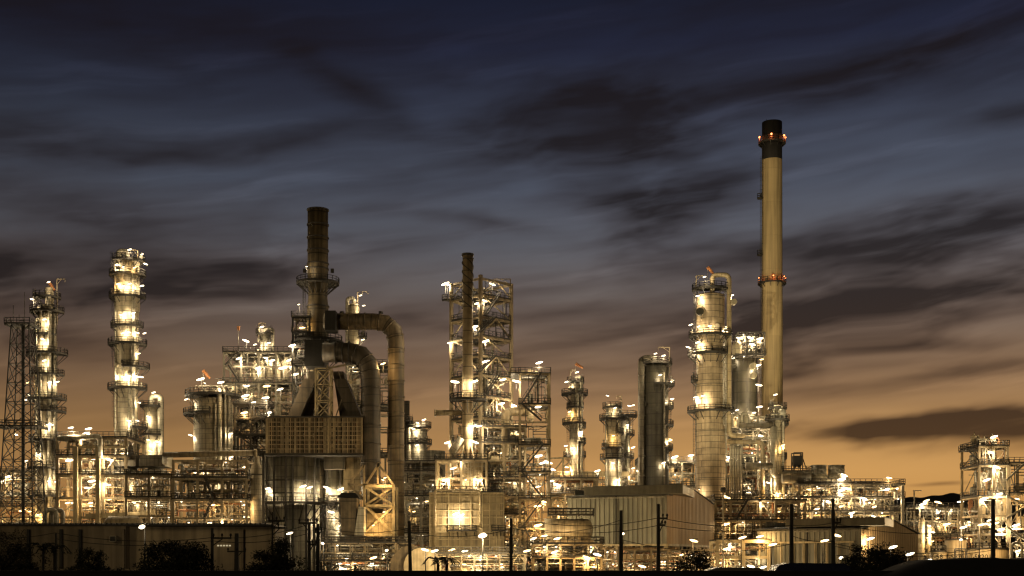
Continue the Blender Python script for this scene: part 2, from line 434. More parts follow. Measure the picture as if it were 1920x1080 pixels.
    if gooseneck:
        # overhead vapour line: up from the dome, over, and down the shell
        dpx, ptop, pbot, rp = gooseneck; r = rp*s; x1 = cx+dpx*s; zt2 = Z(ptop,Y); b = MB()
        b.tube(fillet([(cx,cy-0.3,zt), (cx,cy-0.3,zt2), (x1,cy-0.3,zt2), (x1,cy-0.3,max(0.3,Z(pbot,Y)))], max(r*1.3, abs(dpx*s)*0.5), 6), r, 12)
        T.part('vapour_line', b, 'pipe_pale' if mat != 'jacket_dark' else 'pipe_dark')
    rmax = max(q[2] for q in segs)
    def depth(lx, ly, near=1.25):
        rr = rad(Z(ly,Y)); dx = (lx-px)*s
        return cy - (sqrt(rr*rr-dx*dx)+near if abs(dx) < rr else 0.6 + near*0.5)
    T.reg(px-rmax-14, segs[0][0]-24, px+rmax+14, segs[-1][1], depth)
    T.rad = rad; T.s = s; T.px = px; T.rpx = rmax
    return T
def beam_frame(T, xs, ys, zs, cw=0.34, bw=0.24, z0=0.0, brace=0.35, mat='steel_tan', front_brace=True, local=False, name='frame'):
    b = MB()
    for x in xs:
        for y in ys:
            b.box(x-cw/2, x+cw/2, y-cw/2, y+cw/2, z0, zs[-1])
            b.box(x-cw/2-0.05, x+cw/2+0.05, y-cw*0.1, y+cw*0.1, z0, zs[-1]-0.01)
    for z in zs:
        for y in ys:
            for xa, xb in zip(xs, xs[1:]):
                b.bar((xa+cw/2+0.002,y,z-bw*0.7),(xb-cw/2-0.002,y,z-bw*0.7), bw*0.8, bw*1.3)
        for x in xs:
            for ya, yb in zip(ys, ys[1:]):
                b.bar((x,ya+cw/2+0.002,z-bw*0.75),(x,yb-cw/2-0.002,z-bw*0.75), bw*0.75, bw*1.2)
    lev = [z0]+list(zs)
    for yi, y in enumerate(ys):
        for xa, xb in zip(xs, xs[1:]):
            for za, zb in zip(lev, lev[1:]):
                if rnd.random() < brace and zb-za > 1.5 and (front_brace or yi):
                    k = rnd.random(); q = 0.15
                    if k < 0.4: b.bar((xa,y+q,za),(xb,y+q,zb-bw),0.16)
                    elif k < 0.7: b.bar((xb,y+q,za),(xa,y+q,zb-bw),0.16)
                    else:
                        m = (xa+xb)/2; b.bar((xa,y+q,za),(m,y+q,zb-bw),0.16); b.bar((xb,y+q,za),(m,y+q,zb-bw),0.16)
    b.cur = 1
    xa, xb = xs[0], xs[-1]
    for za, zb in zip(lev, lev[1:]):
        h = zb-za
        for _ in range(int((xb-xa)/2.0*max(.4,min(1,h/4)))):
            y = rnd.choice(ys); x = rnd.uniform(xa,xb)
            b.bar((x,y,za),(x,y,zb-.1),rnd.choice((.1,.13,.17)))
            x2 = min(xb, x+rnd.uniform(1.5,6)); z = za+h*rnd.uniform(.2,.85); b.bar((x-.03,y+.08,z),(x2,y+.08,z),rnd.choice((.09,.11,.14)))
            if rnd.random() < .35: b.bar((x,y,z),(x2,y,min(zb,z+rnd.uniform(.5,2))),.1)
    mat = (mat, rnd.choice(('steel_dark','steel_dark','steel_grey')))
    return T.part(name, b, mat, local=local)
def deck(T, x0, x1, y0, y1, z, rail=True, mat='steel_dark', sides='fblr', local=False):
    b = MB(); b.box(x0, x1, y0, y1, z+0.01, z+0.09)
    k = max(1, int((x1-x0)/2.4))
    for i in range(k+1):
        x = x0+(x1-x0)*i/k; b.box(x-0.07, x+0.07, y0+0.05, y1-0.05, z-0.2, z+0.008)
    p = T.part('deck', b, mat, local=local)
    if rail:
        r = MB(); h = z+0.09
        if 'f' in sides: r.rail([(x0,y0,h),(x1,y0,h)])
        if 'b' in sides: r.rail([(x0,y1,h),(x1,y1,h)])
        if 'l' in sides: r.rail([(x0,y0,h),(x0,y1,h)])
        if 'r' in sides: r.rail([(x1,y0,h),(x1,y1,h)])
        T.part('railing', r, mat, p, local=local)
    return p
PIPEM = ['pipe_pale','pipe_pale','silver','pipe_tan','pipe_tan','pipe_dark','steel_grey','rust']
def pipes(T, x0, x1, y0, y1, z0, z1, n, rmin=0.09, rmax=0.3, hz=0.6, local=False, mats=None):
    for _ in range(n):
        r = rmin + (rmax-rmin)*rnd.random()**2.2
        y = rnd.uniform(y0, y1)
        W = x1-x0; H = z1-z0
        if rnd.random() < hz:
            L = W*rnd.uniform(0.3, 1.0); a = rnd.uniform(x0, x1-L); z = rnd.uniform(z0+0.3*H*rnd.random(), z1)
            pts = [(a,y,z),(a+L,y,z)]
            if rnd.random() < 0.6: pts.append((a+L,y,max(z0, z-rnd.uniform(0.2,0.8)*H) if rnd.random() < .75 else min(z1, z+rnd.uniform(.1,.4)*H)))
            if rnd.random() < 0.45: pts.insert(0, (a,y,max(z0, z-rnd.uniform(0.2,0.8)*H)))
            if rnd.random() < 0.3: pts.append((pts[-1][0]+rnd.uniform(-.2,.2)*W, y, pts[-1][2]))
        else:
            a = rnd.uniform(x0, x1); zb = z0 + H*rnd.random()*0.35; zt = z1 - H*rnd.random()*0.3
            pts = [(a,y,zb),(a,y,zt)]
            if rnd.random() < 0.6:
                a2 = min(x1, max(x0, a+rnd.uniform(-.25,.25)*W)); pts.append((a2,y,zt))
                if rnd.random() < 0.5: pts.append((a2,y,zt-rnd.uniform(.1,.5)*H))
        b = MB(); q = fillet(pts, r*3, 3); b.tube(q, r, 8)
        for p, p2 in zip(pts, pts[1:]):
            p, p2 = Vector(p), Vector(p2); d = p2-p
            if d.length > 2:
                dn = d.normalized()
                for k in range(max(1, int(d.length/6))):
                    c = p + d*rnd.uniform(0.15,0.85); b.tube([c-dn*0.1, c+dn*0.1], r*1.55, 8)
        T.part('pipe', b, rnd.choice(mats or PIPEM), local=local)
def drum(T, x, y, z, r, h, mat='jacket', vertical=True, local=False, name='vessel'):
    b = MB()
    if vertical:
        prof = [(r*0.05,z+0.5)] + [(r*sin(k*pi/8), z+0.5+r*0.5*(1-cos(k*pi/8))) for k in range(1,5)] + [(r*cos(k*pi/8), z+h-r*0.5+r*0.5*sin(k*pi/8)) for k in range(0,4)] + [(r*0.03,z+h)]
        b.lathe(x, y, prof, 20)
        for a in range(4): b.bar((x+r*.8*cos(a*pi/2+.7),y+r*.8*sin(a*pi/2+.7),z),(x+r*.8*cos(a*pi/2+.7),y+r*.8*sin(a*pi/2+.7),z+r+0.6),0.14)
        b.tube([(x,y,z+h-0.1),(x,y,z+h+0.6)],0.14,8)
    else:
        pts = [(x-h/2,y,z+r+0.5),(x-h/2+r*0.15,y,z+r+0.5),(x-h/2+r*0.5,y,z+r+0.5),(x+h/2-r*0.5,y,z+r+0.5),(x+h/2-r*0.15,y,z+r+0.5),(x+h/2,y,z+r+0.5)]
        b.tube(pts, [r*0.25,r*0.75,r,r,r*0.75,r*0.25], 18)
        for dx in (-h*0.3,h*0.3): b.box(x+dx-0.15,x+dx+0.15,y-r*0.7,y+r*0.7,z,z+r*0.8+0.3)
        b.tube([(x,y,z+2*r+0.3),(x,y,z+2*r+1.1)],0.16,8)
    return T.part(name, b, mat, local=local)
def equip(T, x0, x1, y0, y1, z, hmax, n, local=False):
    for _ in range(n):
        x, y = rnd.uniform(x0,x1), rnd.uniform(y0,y1); k = rnd.random()
        if k < 0.35:
            r = rnd.uniform(0.4, 0.9); drum(T, x, y, z+0.1, r, min(hmax*0.85, r*rnd.uniform(2.5,4)), rnd.choice(['jacket','jacket_grey','pipe_tan']), True, local)
        elif k < 0.6:
            r = rnd.uniform(0.35, 0.65); L = min(x1-x0, r*rnd.uniform(5,8)); x = min(max(x, x0+L/2), x1-L/2) if x1-x0 > L else (x0+x1)/2
            drum(T, x, y, z+0.1, r, L, rnd.choice(['jacket','jacket_grey','pipe_tan']), False, local, 'heat_exchanger')
        elif k < 0.8:
            w, h = rnd.uniform(0.5,1.1), rnd.uniform(1.0,min(2.0,hmax*.8)); b = MB(); b.box(x-w/2,x+w/2,y-0.3,y+0.3,z+0.2,z+0.2+h); b.box(x-w/2-.05,x+w/2+.05,y-.36,y+.36,z+.2+h,z+.26+h)
            b.bar((x-w*.4,y,z+.05),(x-w*.4,y,z+.3),.1); b.bar((x+w*.4,y,z+.05),(x+w*.4,y,z+.3),.1); T.part('cabinet', b, rnd.choice(['steel_grey','heater_panel','lamp_housing']), local=local)
        else:
            me = VALVE if rnd.random() < 0.5 else VALVE_P
            p = Vector((x,y,z+1.1)); p = (T.M @ p) if local else p
            T.inst('valve', me, p, (0,0,rnd.uniform(0,3)), (1.2,1.2,1.2))
def structure(name, label, px0, px1, Y, dep, levels, nx=3, ny=2, cat='pipe rack', group=None, npipes=20, nequip=2, mat='steel_tan', decks=(), rail=True, brace=0.35, cw=0.34, rmax=0.3, hz=0.6, zone=True, ztop_extra=0, stairs=None, rmin=0.09, toprail=True):
    """open steel structure with decks, piping and equipment; levels are picture rows surveyed at depth Y, lowest first"""
    x0, x1 = X(px0,Y), X(px1,Y); zs = [Z(p,Y) for p in levels]
    T = Thing(name, label, cat, (x0+x1)/2, Y+dep/2, group=group)
    xs = [x0+(x1-x0)*i/nx for i in range(nx+1)]; ys = [Y+dep*i/ny for i in range(ny+1)]
    T.xs, T.ys, T.zs = xs, ys, zs
    beam_frame(T, xs, ys, zs, cw=cw, bw=cw*0.7, brace=brace, mat=mat)
    lv = [0.0]+zs
    for i, z in enumerate(zs):
        if i in decks: deck(T, x0-0.3, x1+0.3, Y-0.35, Y+dep+0.3, z, rail=rail)
    tot = sum(b-a for a, b in zip(lv, lv[1:]))
    for i, (a, b) in enumerate(zip(lv, lv[1:])):
        k = max(2, int(npipes*(b-a)/tot)) if npipes else 0
        pipes(T, x0+0.2, x1-0.2, Y+0.25, Y+dep-0.2, a+0.3, b-0.25, k, rmin=rmin, rmax=rmax, hz=hz)
        if nequip and b-a > 2.0: equip(T, x0+0.8, x1-0.8, Y+0.7, Y+dep-0.7, a, b-a, nequip)
    if stairs:
        for (p0, p1, l0, l1) in stairs:
            za, zb = ([0.0]+zs)[l0], ([0.0]+zs)[l1]
            b = MB(); b.stair((X(p0,Y),Y-1.5,za+0.05),(X(p1,Y),Y-1.5,zb+0.05)); T.part('stair', b, 'steel_dark')
    if zone: T.reg(px0-4, min(levels)-26, px1+4, 1075, lambda lx, ly: Y + (rnd.uniform(-0.9, 0.25*dep) if rnd.random() < 0.6 else -0.8))
    return T
# ================================================================== LEFT HALF OF THE PLANT
def davit(T, px, py0, py1, px1, Y):
    b = MB(); x, x1 = X(px,Y), X(px1,Y); z0, z1 = Z(py0,Y), Z(py1,Y)
    b.bar((x,Y-0.4,z0),(x,Y-0.4,z1),0.2); b.bar((x-0.1*(1 if x1>x else -1),Y-0.4,z1),(x1,Y-0.4,z1),0.18); b.bar((x,Y-0.4,z1-1.2),(x+(x1-x)*.6,Y-0.4,z1),0.1)
    b.bar((x1,Y-0.4,z1-0.7),(x1,Y-0.4,z1),0.1)
    T.part('davit', b, 'steel_tan')
def lattice(b, x0, x1, y0, y1, zb, zt, tx0, tx1, ty0, ty1, n, t=0.16, tb=0.11):
    c = lambda f: [(x0+(tx0-x0)*f, y0+(ty0-y0)*f), (x1+(tx1-x1)*f, y0+(ty0-y0)*f), (x1+(tx1-x1)*f, y1+(ty1-y1)*f), (x0+(tx0-x0)*f, y1+(ty1-y1)*f)]
    lo, hi = c(0), c(1)
    for i in range(4): b.bar(lo[i]+(zb,), hi[i]+(zt,), t)
    for k in range(n):
        p, q = c(k/n), c((k+1)/n); za, zc = zb+(zt-zb)*k/n, zb+(zt-zb)*(k+1)/n
        for i in range(4):
            j = (i+1) % 4
            b.bar(p[i]+(za,), q[j]+(zc,), tb); b.bar(p[j]+(za,), q[i]+(zc,), tb); b.bar(q[i]+(zc,), q[j]+(zc,), tb)
# --- dark lattice mast
Y = 255.0
T = Thing('lattice_mast', 'dark lattice mast with a railed top platform beside the leftmost column', 'mast', X(42,Y), Y)
b = MB(); lattice(b, X(4,Y), X(78,Y), Y-4, Y+4, 0, Z(612,Y), X(27,Y), X(60,Y), Y-1.6, Y+1.6, 13, 0.2, 0.13); b.tube([(X(44,Y),Y,0),(X(44,Y),Y,Z(612,Y))],0.3,8); T.part('lattice', b, 'steel_dark')
for py, a, c in ((612,19,66),(802,2,80)):
    deck(T, X(a,Y), X(c,Y), Y-3, Y+3, Z(py,Y)); 
for px, t in ((46,548),(25,572),(36,590)):
    b = MB(); b.bar((X(px,Y),Y,Z(612,Y)),(X(px,Y),Y,Z(t,Y)),0.09); T.part('antenna', b, 'steel_dark')
b = MB(); b.ladder(X(50,Y), Y-1.9, 1, Z(612,Y)); T.part('ladder', b, 'steel_dark')
# --- column A
A = column('distillation_column', 'leftmost tall pale column ringed by dark platforms next to the lattice mast', 88, 300,
    [(578,640,17),(640,830,18.5),(830,1074,20)], plats=[(558,-200,20,6),(585,-230,15,14),(628,-170,-30,8),(664,-200,20,19),(703,-185,10,13),(749,-215,12,17),(772,-100,20,16),(826,-215,-20,14),(878,-180,20,15),(930,-180,20,13)], risers=[(12,560,1040,3.5),(-14,600,1060,2.2),(18,590,900,2.5),(-4,690,860,1.5)], dome=0.7)
davit(A, 108, 610, 524, 123, 300); windsock(A, 92, 530, 300, 0.6, -0.8)
b = MB(); b.tube([(X(93,300),300,Z(572,300)),(X(93,300),300,Z(540,300))],0.95,14); A.part('nozzle_drum', b, 'jacket')
# --- column B
B = column('distillation_column', 'tall pale column crowded with lamps and six dark platforms standing clear against sky', 239, 305,
    [(490,585,22.5),(585,700,20.5),(700,1074,19)], plats=[(490,-130,25,10),(516,-210,30,11),(558,-200,10,11),(613,-180,0,10),(646,-215,32,15),(690,-90,20,20),(729,-215,30,17),(802,-60,40,18)], risers=[(-19,490,1060,2.0),(17,500,900,3.2),(9,700,1060,2.2)], gooseneck=(-16,472,560,5.5), dome=0.6)
davit(B, 259, 514, 470, 245, 305)
# --- twin vessel C
Cc = column('reactor_vessel', 'short pale vessel with looped overhead pipe right of the six platform column', 284, 322, [(762,1074,13)], plats=[(762,-200,20,8),(815,-190,10,9)], gooseneck=(18,744,1040,6), dome=0.6, cat='vessel')
# --- left racks
structure('pipe_rack', 'low pipe rack at the left edge behind the lattice mast', -25, 78, 322, 10, [985,950,918,884], nx=3, decks=(1,3), rmin=.06, npipes=70, nequip=3, mat='steel_tan')
L1 = structure('pipe_rack', 'tall tan pipe rack between the leftmost column and the six platform column', 108, 236, 290, 14, [968,932,890,854,820], nx=3, decks=(2,3,4), rmin=.06, npipes=98, nequip=3, mat='steel_tan', cw=0.6, rmax=0.4)
b = MB(); b.tube(fillet([(X(108,289),289,Z(822,289)),(X(188,289),289,Z(818,289)),(X(188,289),289,Z(860,289))],1.2,5),0.62,12); L1.part('header_pipe', b, 'pipe_pale')
b = MB(); b.bar((X(142,289),289,0),(X(142,289),289,Z(838,289)),0.9); b.bar((X(184,289),289,0),(X(184,289),289,Z(838,289)),0.9); b.bar((X(130,289),289.6,Z(838,289)),(X(236,289),289.6,Z(838,289)),0.5); b.bar((X(160,289),289.4,Z(968,289)),(X(278,289),289.4,Z(963,289)),0.8,1.1); L1.part('girder', b, 'heater_rib')
L2 = structure('pipe_rack', 'pipe rack carrying dark air cooler boxes left of the big silo', 237, 322, 288, 14, [966,932,890], nx=2, decks=(1,2), rmin=.06, npipes=90, nequip=3, mat='steel_tan', cw=0.5)
for px0, px1 in ((222,262),(268,316)):
    Yc = 296.0; t = Thing('air_cooler', 'dark air cooler box above a cone hood, '+('nearer the six platform column' if px0 < 250 else 'nearer the silo'), 'air cooler', X((px0+px1)/2,Yc), Yc, Z(890,Yc))
    b = MB(); b.box(X(px0,Yc),X(px1,Yc),Yc-3,Yc+4,Z(876,Yc),Z(855,Yc)); t.part('box', b, 'pipe_dark')
    b = MB(); b.lathe(X((px0+px1)/2,Yc), Yc-1, [(3.4,Z(889,Yc)),(3.4,Z(886,Yc)),(0.8,Z(877,Yc))], 20); t.part('cone', b, 'jacket_grey')
L3 = structure('pipe_rack', 'open pipe rack with zigzag stairs under the long pale header pipe', 325, 462, 276, 14, [970,936,896,862], nx=3, decks=(1,2), rmin=.06, npipes=96, nequip=3, mat='steel_tan', cw=0.5, stairs=[(402,384,0,1),(386,402,1,2),(402,386,2,3)], rmax=0.42)
b = MB(); Yp = 275.5; b.tube([(X(290,Yp),Yp+8,Z(861,Yp)),(X(310,Yp),Yp,Z(853,Yp)),(X(478,Yp),Yp,Z(849,Yp))], 0.62, 14); b.tube([(X(477,Yp),Yp,Z(849,Yp)),(X(481,Yp),Yp,Z(849,Yp))],0.85,14); L3.part('header_pipe', b, 'pipe_tan')
# horizontal storage drum behind the left wall
t = Thing('storage_drum', 'horizontal tan storage drum half hidden behind the dim warehouse roof', 'tank', X(232,270), 270)
drum(t, X(232,270), 270, Z(978,270)-3.2, 1.9, 8.0, 'tank_cream', False, name='shell')
t = Thing('return_bend', 'pale twin pipe bend arching up beside the foot of the leftmost column', 'pipe', X(98,268), 268)
for k in range(2):
    b = MB(); x = X(84+k*9,268); b.tube(fillet([(x,268+k,0),(x,268+k,Z(956,268)),(x+2.4,268+k,Z(956,268)),(x+2.4,268+k,0)],1.2,5),0.5,12); t.part('pipe', b, 'pipe_pale')
# --- silo D
D = column('silo', 'broad pale silo with two dark railed platforms and an orange windsock on top', 400, 300, [(752,1074,36)], plats=[(742,-215,35,16),(777,-215,-85,19)], risers=[(20,735,1060,3.5),(28,735,1060,2.5),(34,745,1060,3),(13,760,1060,2)], dome=0.35, cat='silo')
windsock(D, 381, 695, 300, 0.65, -0.75, 2.4)
structure('tank_roof_rig', 'rig of small vessels and pipes on the roof of the broad silo', 358, 446, 296, 8, [742,715], nx=3, npipes=0, nequip=0, mat='steel_dark', cw=0.12, brace=0.0).e
T = THINGS[-1]; T.e.location.z = 0
for o in list(T.e.children): bpy.data.objects.remove(o)
xs0, xs1 = X(360,296), X(446,296)
equip(T, xs0+1, xs1-1, 297, 302, Z(742,296)+0.1, 3.2, 9); pipes(T, xs0, xs1, 297, 302, Z(742,296)+0.2, Z(718,296), 14, 0.07, 0.2)
b = MB(); b.bar((X(408,296),297,Z(742,296)),(X(408,296),297,Z(709,296)),0.15); b.bar((X(440,296),297,Z(742,296)),(X(440,296),297,Z(709,296)),0.15); b.bar((X(401,296),297,Z(708.5,296)),(X(441,296),297,Z(708.5,296)),0.16); T.part('gantry', b, 'steel_dark')
# --- process structure E
E = structure('process_structure', 'brightly lit open steel structure of pale pipes with stairs left of the brown stack', 420, 550, 308, 14, [960,905,850,790,752,718,686,660], nx=4, decks=(3,5,7), npipes=84, nequip=3, mat='steel_grey', cw=0.42, cat='steel structure', stairs=[(424,450,7,8),(450,430,6,7),(428,452,3,4),(452,430,2,3)], hz=0.45, rmax=0.36)
for px, h in ((475,700),(490,700),(505,695),(520,700),(535,698),(470,760),(500,755),(520,757)):
    drum(E, X(px,311), 311+rnd.random()*2, Z(718 if h < 720 else 788,311), rnd.uniform(0.5,0.85), Z(h-25 if h<720 else h-20,311)-Z(718 if h<720 else 788,311), 'jacket')
windsock(E, 447, 612, 308, 0.05, -1.0, 1.0)
Ec = column('top_column', 'small dark topped column with a hooked pipe standing on the lit structure', 497, 312, [(628,660,9.5)], plats=[(626,-200,20,7)], gooseneck=(15,617,660,3.2), dome=0.5, base=False, mat='jacket_grey')
davit(Ec, 486, 640, 607, 499, 312)
t = structure('stair_tower', 'dark stair tower with stacked flights beside the gridded furnace box', 440, 500, 290, 7, [985,950,915,880,848,815,785,758], nx=2, decks=(4,5,6,7), npipes=10, nequip=1, mat='steel_dark', cat='stair tower', stairs=[(445,490,4,5),(490,445,5,6),(445,490,6,7),(490,445,3,4)]); t.zone = (436,732,504,880)
# --- brown exhaust stack F
Y = 296.0; s = S(Y); x = X(596,Y)
F = Thing('exhaust_stack', 'thick brown banded exhaust stack with a flared ring platform halfway up', 'stack', x, Y)
b = MB(); b.lathe(x, Y, [(2.5,0),(2.5,Z(640,Y)),(2.5,Z(600,Y)),(2.42,Z(575,Y)),(2.2,Z(560,Y)),(2.2,Z(540,Y)),(2.36,Z(520,Y)),(2.36,Z(393,Y)),(2.1,Z(393,Y)),(2.1,Z(420,Y))], 40); b.cur = 1
for py in (394,422,446,470,495,505,575,640): b.arc(x, Y, Z(py,Y)-0.14, Z(py,Y)+0.14, 2.0, 2.56 if py < 530 else 2.66, 0, 2*pi)
F.part('shell', b, ('stack_brown','steel_dark'))
platform(F, x, Y, Z(531,Y), 2.3, 4.95, -180, 180, brackets=False)
b = MB()
for k in range(16):
    a = 2*pi*k/16; b.bar((x+2.2*cos(a),Y+2.2*sin(a),Z(552,Y)),(x+4.8*cos(a),Y+4.8*sin(a),Z(533,Y)),0.17)
F.part('strut', b, 'steel_dark')
for px in (577,628): 
    b = MB(); b.box(X(px,Y)-0.35,X(px,Y)+0.35,Y-4.6,Y-4.0,Z(516,Y)-0.4,Z(516,Y)+0.5); F.part('instrument_box', b, 'steel_dark')
for z0, z1 in ((650,600),(600,533)):
    b = MB(); b.ladder(x-2.95, Y-1.0, Z(z0,Y), Z(z1,Y)+1); F.part('ladder', b, 'steel_dark')
platform(F, x, Y, Z(640,Y), 2.5, 5.6, -190, 20, mat='steel_black'); platform(F, x, Y, Z(672,Y), 2.5, 5.0, -190, 10, mat='steel_black')
F.reg(545, 480, 640, 690, lambda lx,ly,Y=Y: Y-3.6); F.dim = .35
t = structure('access_tower', 'narrow black access tower clinging to the left of the brown stack', 549, 580, 293, 5, [785,760,735,710,680,650,622,594], nx=1, ny=1, decks=(4,5,6,7), npipes=6, nequip=0, mat='steel_black', cat='access tower', brace=0.7); t.zone = (545,580,584,790)
# flue ducts
def duct(name, label, pts, rpx, Y, mat, n=20):
    T = Thing(name, label, 'duct', X(pts[-1][0],Y), Y); r = rpx*S(Y)
    w = [Vector((X(a,Y),Y,Z(c,Y))) for a, c in pts]; b = MB(); b.tube(w, r, n)
    for p, q in zip(w, w[1:]):
        d = q-p; k = max(1, int(d.length/3.6)); d.normalize()
        for i in range(k):
            c = p.lerp(q,(i+0.5)/k); b.tube([c-d*0.14, c+d*0.14], r+0.16, n)
    T.part('duct_shell', b, mat)
    return T
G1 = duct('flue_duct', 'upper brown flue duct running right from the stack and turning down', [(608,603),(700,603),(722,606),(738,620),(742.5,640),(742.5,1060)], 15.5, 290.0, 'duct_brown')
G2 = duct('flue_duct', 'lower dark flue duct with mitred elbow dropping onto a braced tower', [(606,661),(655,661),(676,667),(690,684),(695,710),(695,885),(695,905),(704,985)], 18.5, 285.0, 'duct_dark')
G1.reg(715,640,770,1000, lambda lx,ly: 285.6); G1.amber = True; G1.dim = .7
b = MB(); xx = X(695,285)
for px in (630,643,655): 
    b.tube([(X(px,285)-0.12,285,Z(661,285)),(X(px,285)+0.12,285,Z(661,285))], 2.5, 20)
G2.part('expansion_joint', b, 'steel_dark')
b = MB(); b.box(X(612,289),X(632,289),289-2.4,289+2.4,Z(622,289),Z(586,289)); G1.part('breech_box', b, 'steel_black')
b = MB(); b.box(X(575,288),X(612,288),285,291,Z(690,288),Z(642,288)); F.part('breech_box', b, 'steel_black')
for px in (641,714):
    b = MB(); b.tube([(X(px,290),290,Z(588,290)),(X(px,290),290,Z(584,290))],0.5,10); G1.part('lifting_lug', b, 'steel_dark')
# --- furnace box H with its grid
Y = 283.0
H = Thing('furnace_box', 'long tan furnace box with a gridded front under the brown stack', 'furnace', X(588,Y), Y+6)
x0, x1, z0, z1 = X(500,Y), X(678,Y), Z(850,Y), Z(783,Y)
b = MB(); b.box(x0+0.05,x1-0.05,Y+0.3,Y+13,z0+0.1,z1-0.05); H.part('panel', b, 'grid_panel')
k = 20; wb = (x1-x0)/k; b = MB()
for i in range(k):
    xr = x0+wb*i; b.cur = rnd.choice((0,0,1)); f_ = rnd.choice((.5,.6,.66))
    b.box(xr+.02,xr+wb*f_,Y+.12,Y+.31,z0+.05,z1-.05)
    for j in range(7):
        if rnd.random() < .5:
            zr = z0+(z1-z0)*j/7; b.cur = rnd.choice((0,1,2)); b.box(xr+wb*f_+.05,xr+wb-.06,Y+.2,Y+.305,zr+.2,zr+(z1-z0)/7-.1)
H.part('cladding', b, ('grid_plate','steel_tan','rust'))
b = MB()
for i in range(k+1):
    xr = x0+wb*i; w = 0.42 if i in (0,6,9,13,k) else 0.13
    b.box(xr-w/2,xr+w/2,Y-0.12,Y+0.35,z0,z1)
for i in range(9):
    zr = z0+(z1-z0)*i/8; b.box(x0,x1,Y-0.02 if i in (0,8) else Y+0.04,Y+0.11,zr-0.1,zr+0.1)
for j in range(7): b.box(x0-0.25,x0+0.04,Y+0.5+j*2,Y+0.75+j*2,z0,z1); b.box(x1-0.04,x1+0.25,Y+0.5+j*2,Y+0.75+j*2,z0,z1)
H.part('rib_frame', b, 'grid_rib')
b = MB(); b.box(x0-0.6,x1+0.4,Y-0.5,Y+13.2,z1+0.01,z1+0.3); b.box(x0-0.6,x1+0.4,Y-0.4,Y+13.2,z0-0.5,z0-0.01); H.part('edge_beam', b, 'steel_dark')
for mirror in (0,1):
    def q(px): return px if not mirror else 2*606-px
    for (pb0,pb1,yb,pt0,pt1,yt) in ((536,560,781,566,590,708),(556,580,781,574,594,690)):
        xa, xb_ = sorted((X(q(pb0),Y),X(q(pb1),Y))); xc, xd = sorted((X(q(pt0),Y),X(q(pt1),Y)))
        o = 2.0 if pb0 < 550 else 5.0; b = MB()
        b.hexa([(xa,Y+o,Z(yb,Y)),(xb_,Y+o,Z(yb,Y)),(xb_,Y+o+5,Z(yb,Y)),(xa,Y+o+5,Z(yb,Y))],[(xc,Y+o,Z(yt,Y)),(xd,Y+o,Z(yt,Y)),(xd,Y+o+5,Z(yt,Y)),(xc,Y+o+5,Z(yt,Y))]); H.part('hood', b, 'duct_dark')
b = MB(); lattice(b, X(591,Y),X(619,Y),Y+0.4,Y+3.6,Z(781,Y),Z(690,Y),X(591,Y),X(619,Y),Y+0.4,Y+3.6,3,0.32,0.2); H.part('lattice_tower', b, 'heater_rib')
b = MB(); b.bar((X(616,Y),Y+0.2,Z(690,Y)),(X(648,Y),Y+0.2,Z(684,Y)),0.4); b.bar((X(598,Y),Y+0.2,Z(760,Y)),(X(614,Y),Y+0.2,Z(684,Y)),0.25); b.bar((X(624,Y),Y+4,Z(780,Y)),(X(655,Y),Y+4,Z(690,Y)),0.2); b.bar((X(655,Y),Y+4,Z(780,Y)),(X(630,Y),Y+4,Z(690,Y)),0.2); H.part('brace', b, 'steel_tan')
H.reg(500,690,680,855, lambda lx,ly,Y=Y: Y-0.9)
# --- tank bodies under the furnace
def ribbed_tank(name, label, px, rpx, Yc, top, plat=None, mat='jacket_grey', ribs=(-160,-140,-118,-92,-78,-50,-28)):
    T = Thing(name, label, 'tank', X(px,Yc), Yc); x = X(px,Yc); r = rpx*S(Yc)
    b = MB(); b.lathe(x, Yc, [(r,0),(r,Z(top,Yc)),(0.05,Z(top,Yc)+0.4)], 48); b.cur = 1
    for py in (top+2,top+50,(top+1000)/2): b.arc(x,Yc,Z(py,Yc)-0.15,Z(py,Yc)+0.15,r*.98,r+0.14,0,2*pi)
    T.part('shell', b, (mat,'steel_dark'))
    for a in ribs:
        a = R(a); b = MB(); b.bar((x+(r+0.1)*cos(a),Yc+(r+0.1)*sin(a),0),(x+(r+0.1)*cos(a),Yc+(r+0.1)*sin(a),Z(top,Yc)),0.42); T.part('stiffener', b, 'steel_dark')
    if plat:
        for py, a0, a1, ext in plat: platform(T, x, Yc, Z(py,Yc), r+0.2, r+ext, a0, a1)
    T.reg(px-rpx-4, top, px+rpx+4, 1060, lambda lx, ly: Yc - sqrt(max(0.1, r*r-min(r*r-0.1,((lx-px)*S(Yc))**2))) - 1.5)
    T.white = True
    return T
I1 = ribbed_tank('process_tank', 'big grey ribbed cylindrical tank with ring platform below the gridded furnace box', 547, 52, 291.0, 853, plat=[(945,-200,20,4.2)])
I2 = ribbed_tank('process_tank', 'smaller grey tank partly hidden between big ribbed tank and the flue ducts', 630, 21, 293.0, 880, ribs=(-130,-60), plat=[(945,-190,-20,2.0)])
t = Thing('settling_vessel', 'slim tan vessel standing left of the big ribbed tank', 'vessel', X(481,280), 280); b = MB(); b.lathe(X(481,280),280,[(1.4,0),(1.4,Z(880,280)),(0.6,Z(868,280)),(0.6,Z(855,280))],20); t.part('shell', b, 'jacket'); b = MB(); b.bar((X(494,278),278,0),(X(494,278),278,Z(850,278)),0.5); b.bar((X(470,278),278,Z(890,278)),(X(495,278),278,Z(890,278)),0.2); t.part('post', b, 'steel_dark')
b = MB(); b.box(X(608,288),X(648,288),287,291,Z(880,288),Z(853,288)); single('fan_casing', b, 'pipe_dark', 'dark fan casing box hung under the right end of the gridded furnace box', 'fan casing')
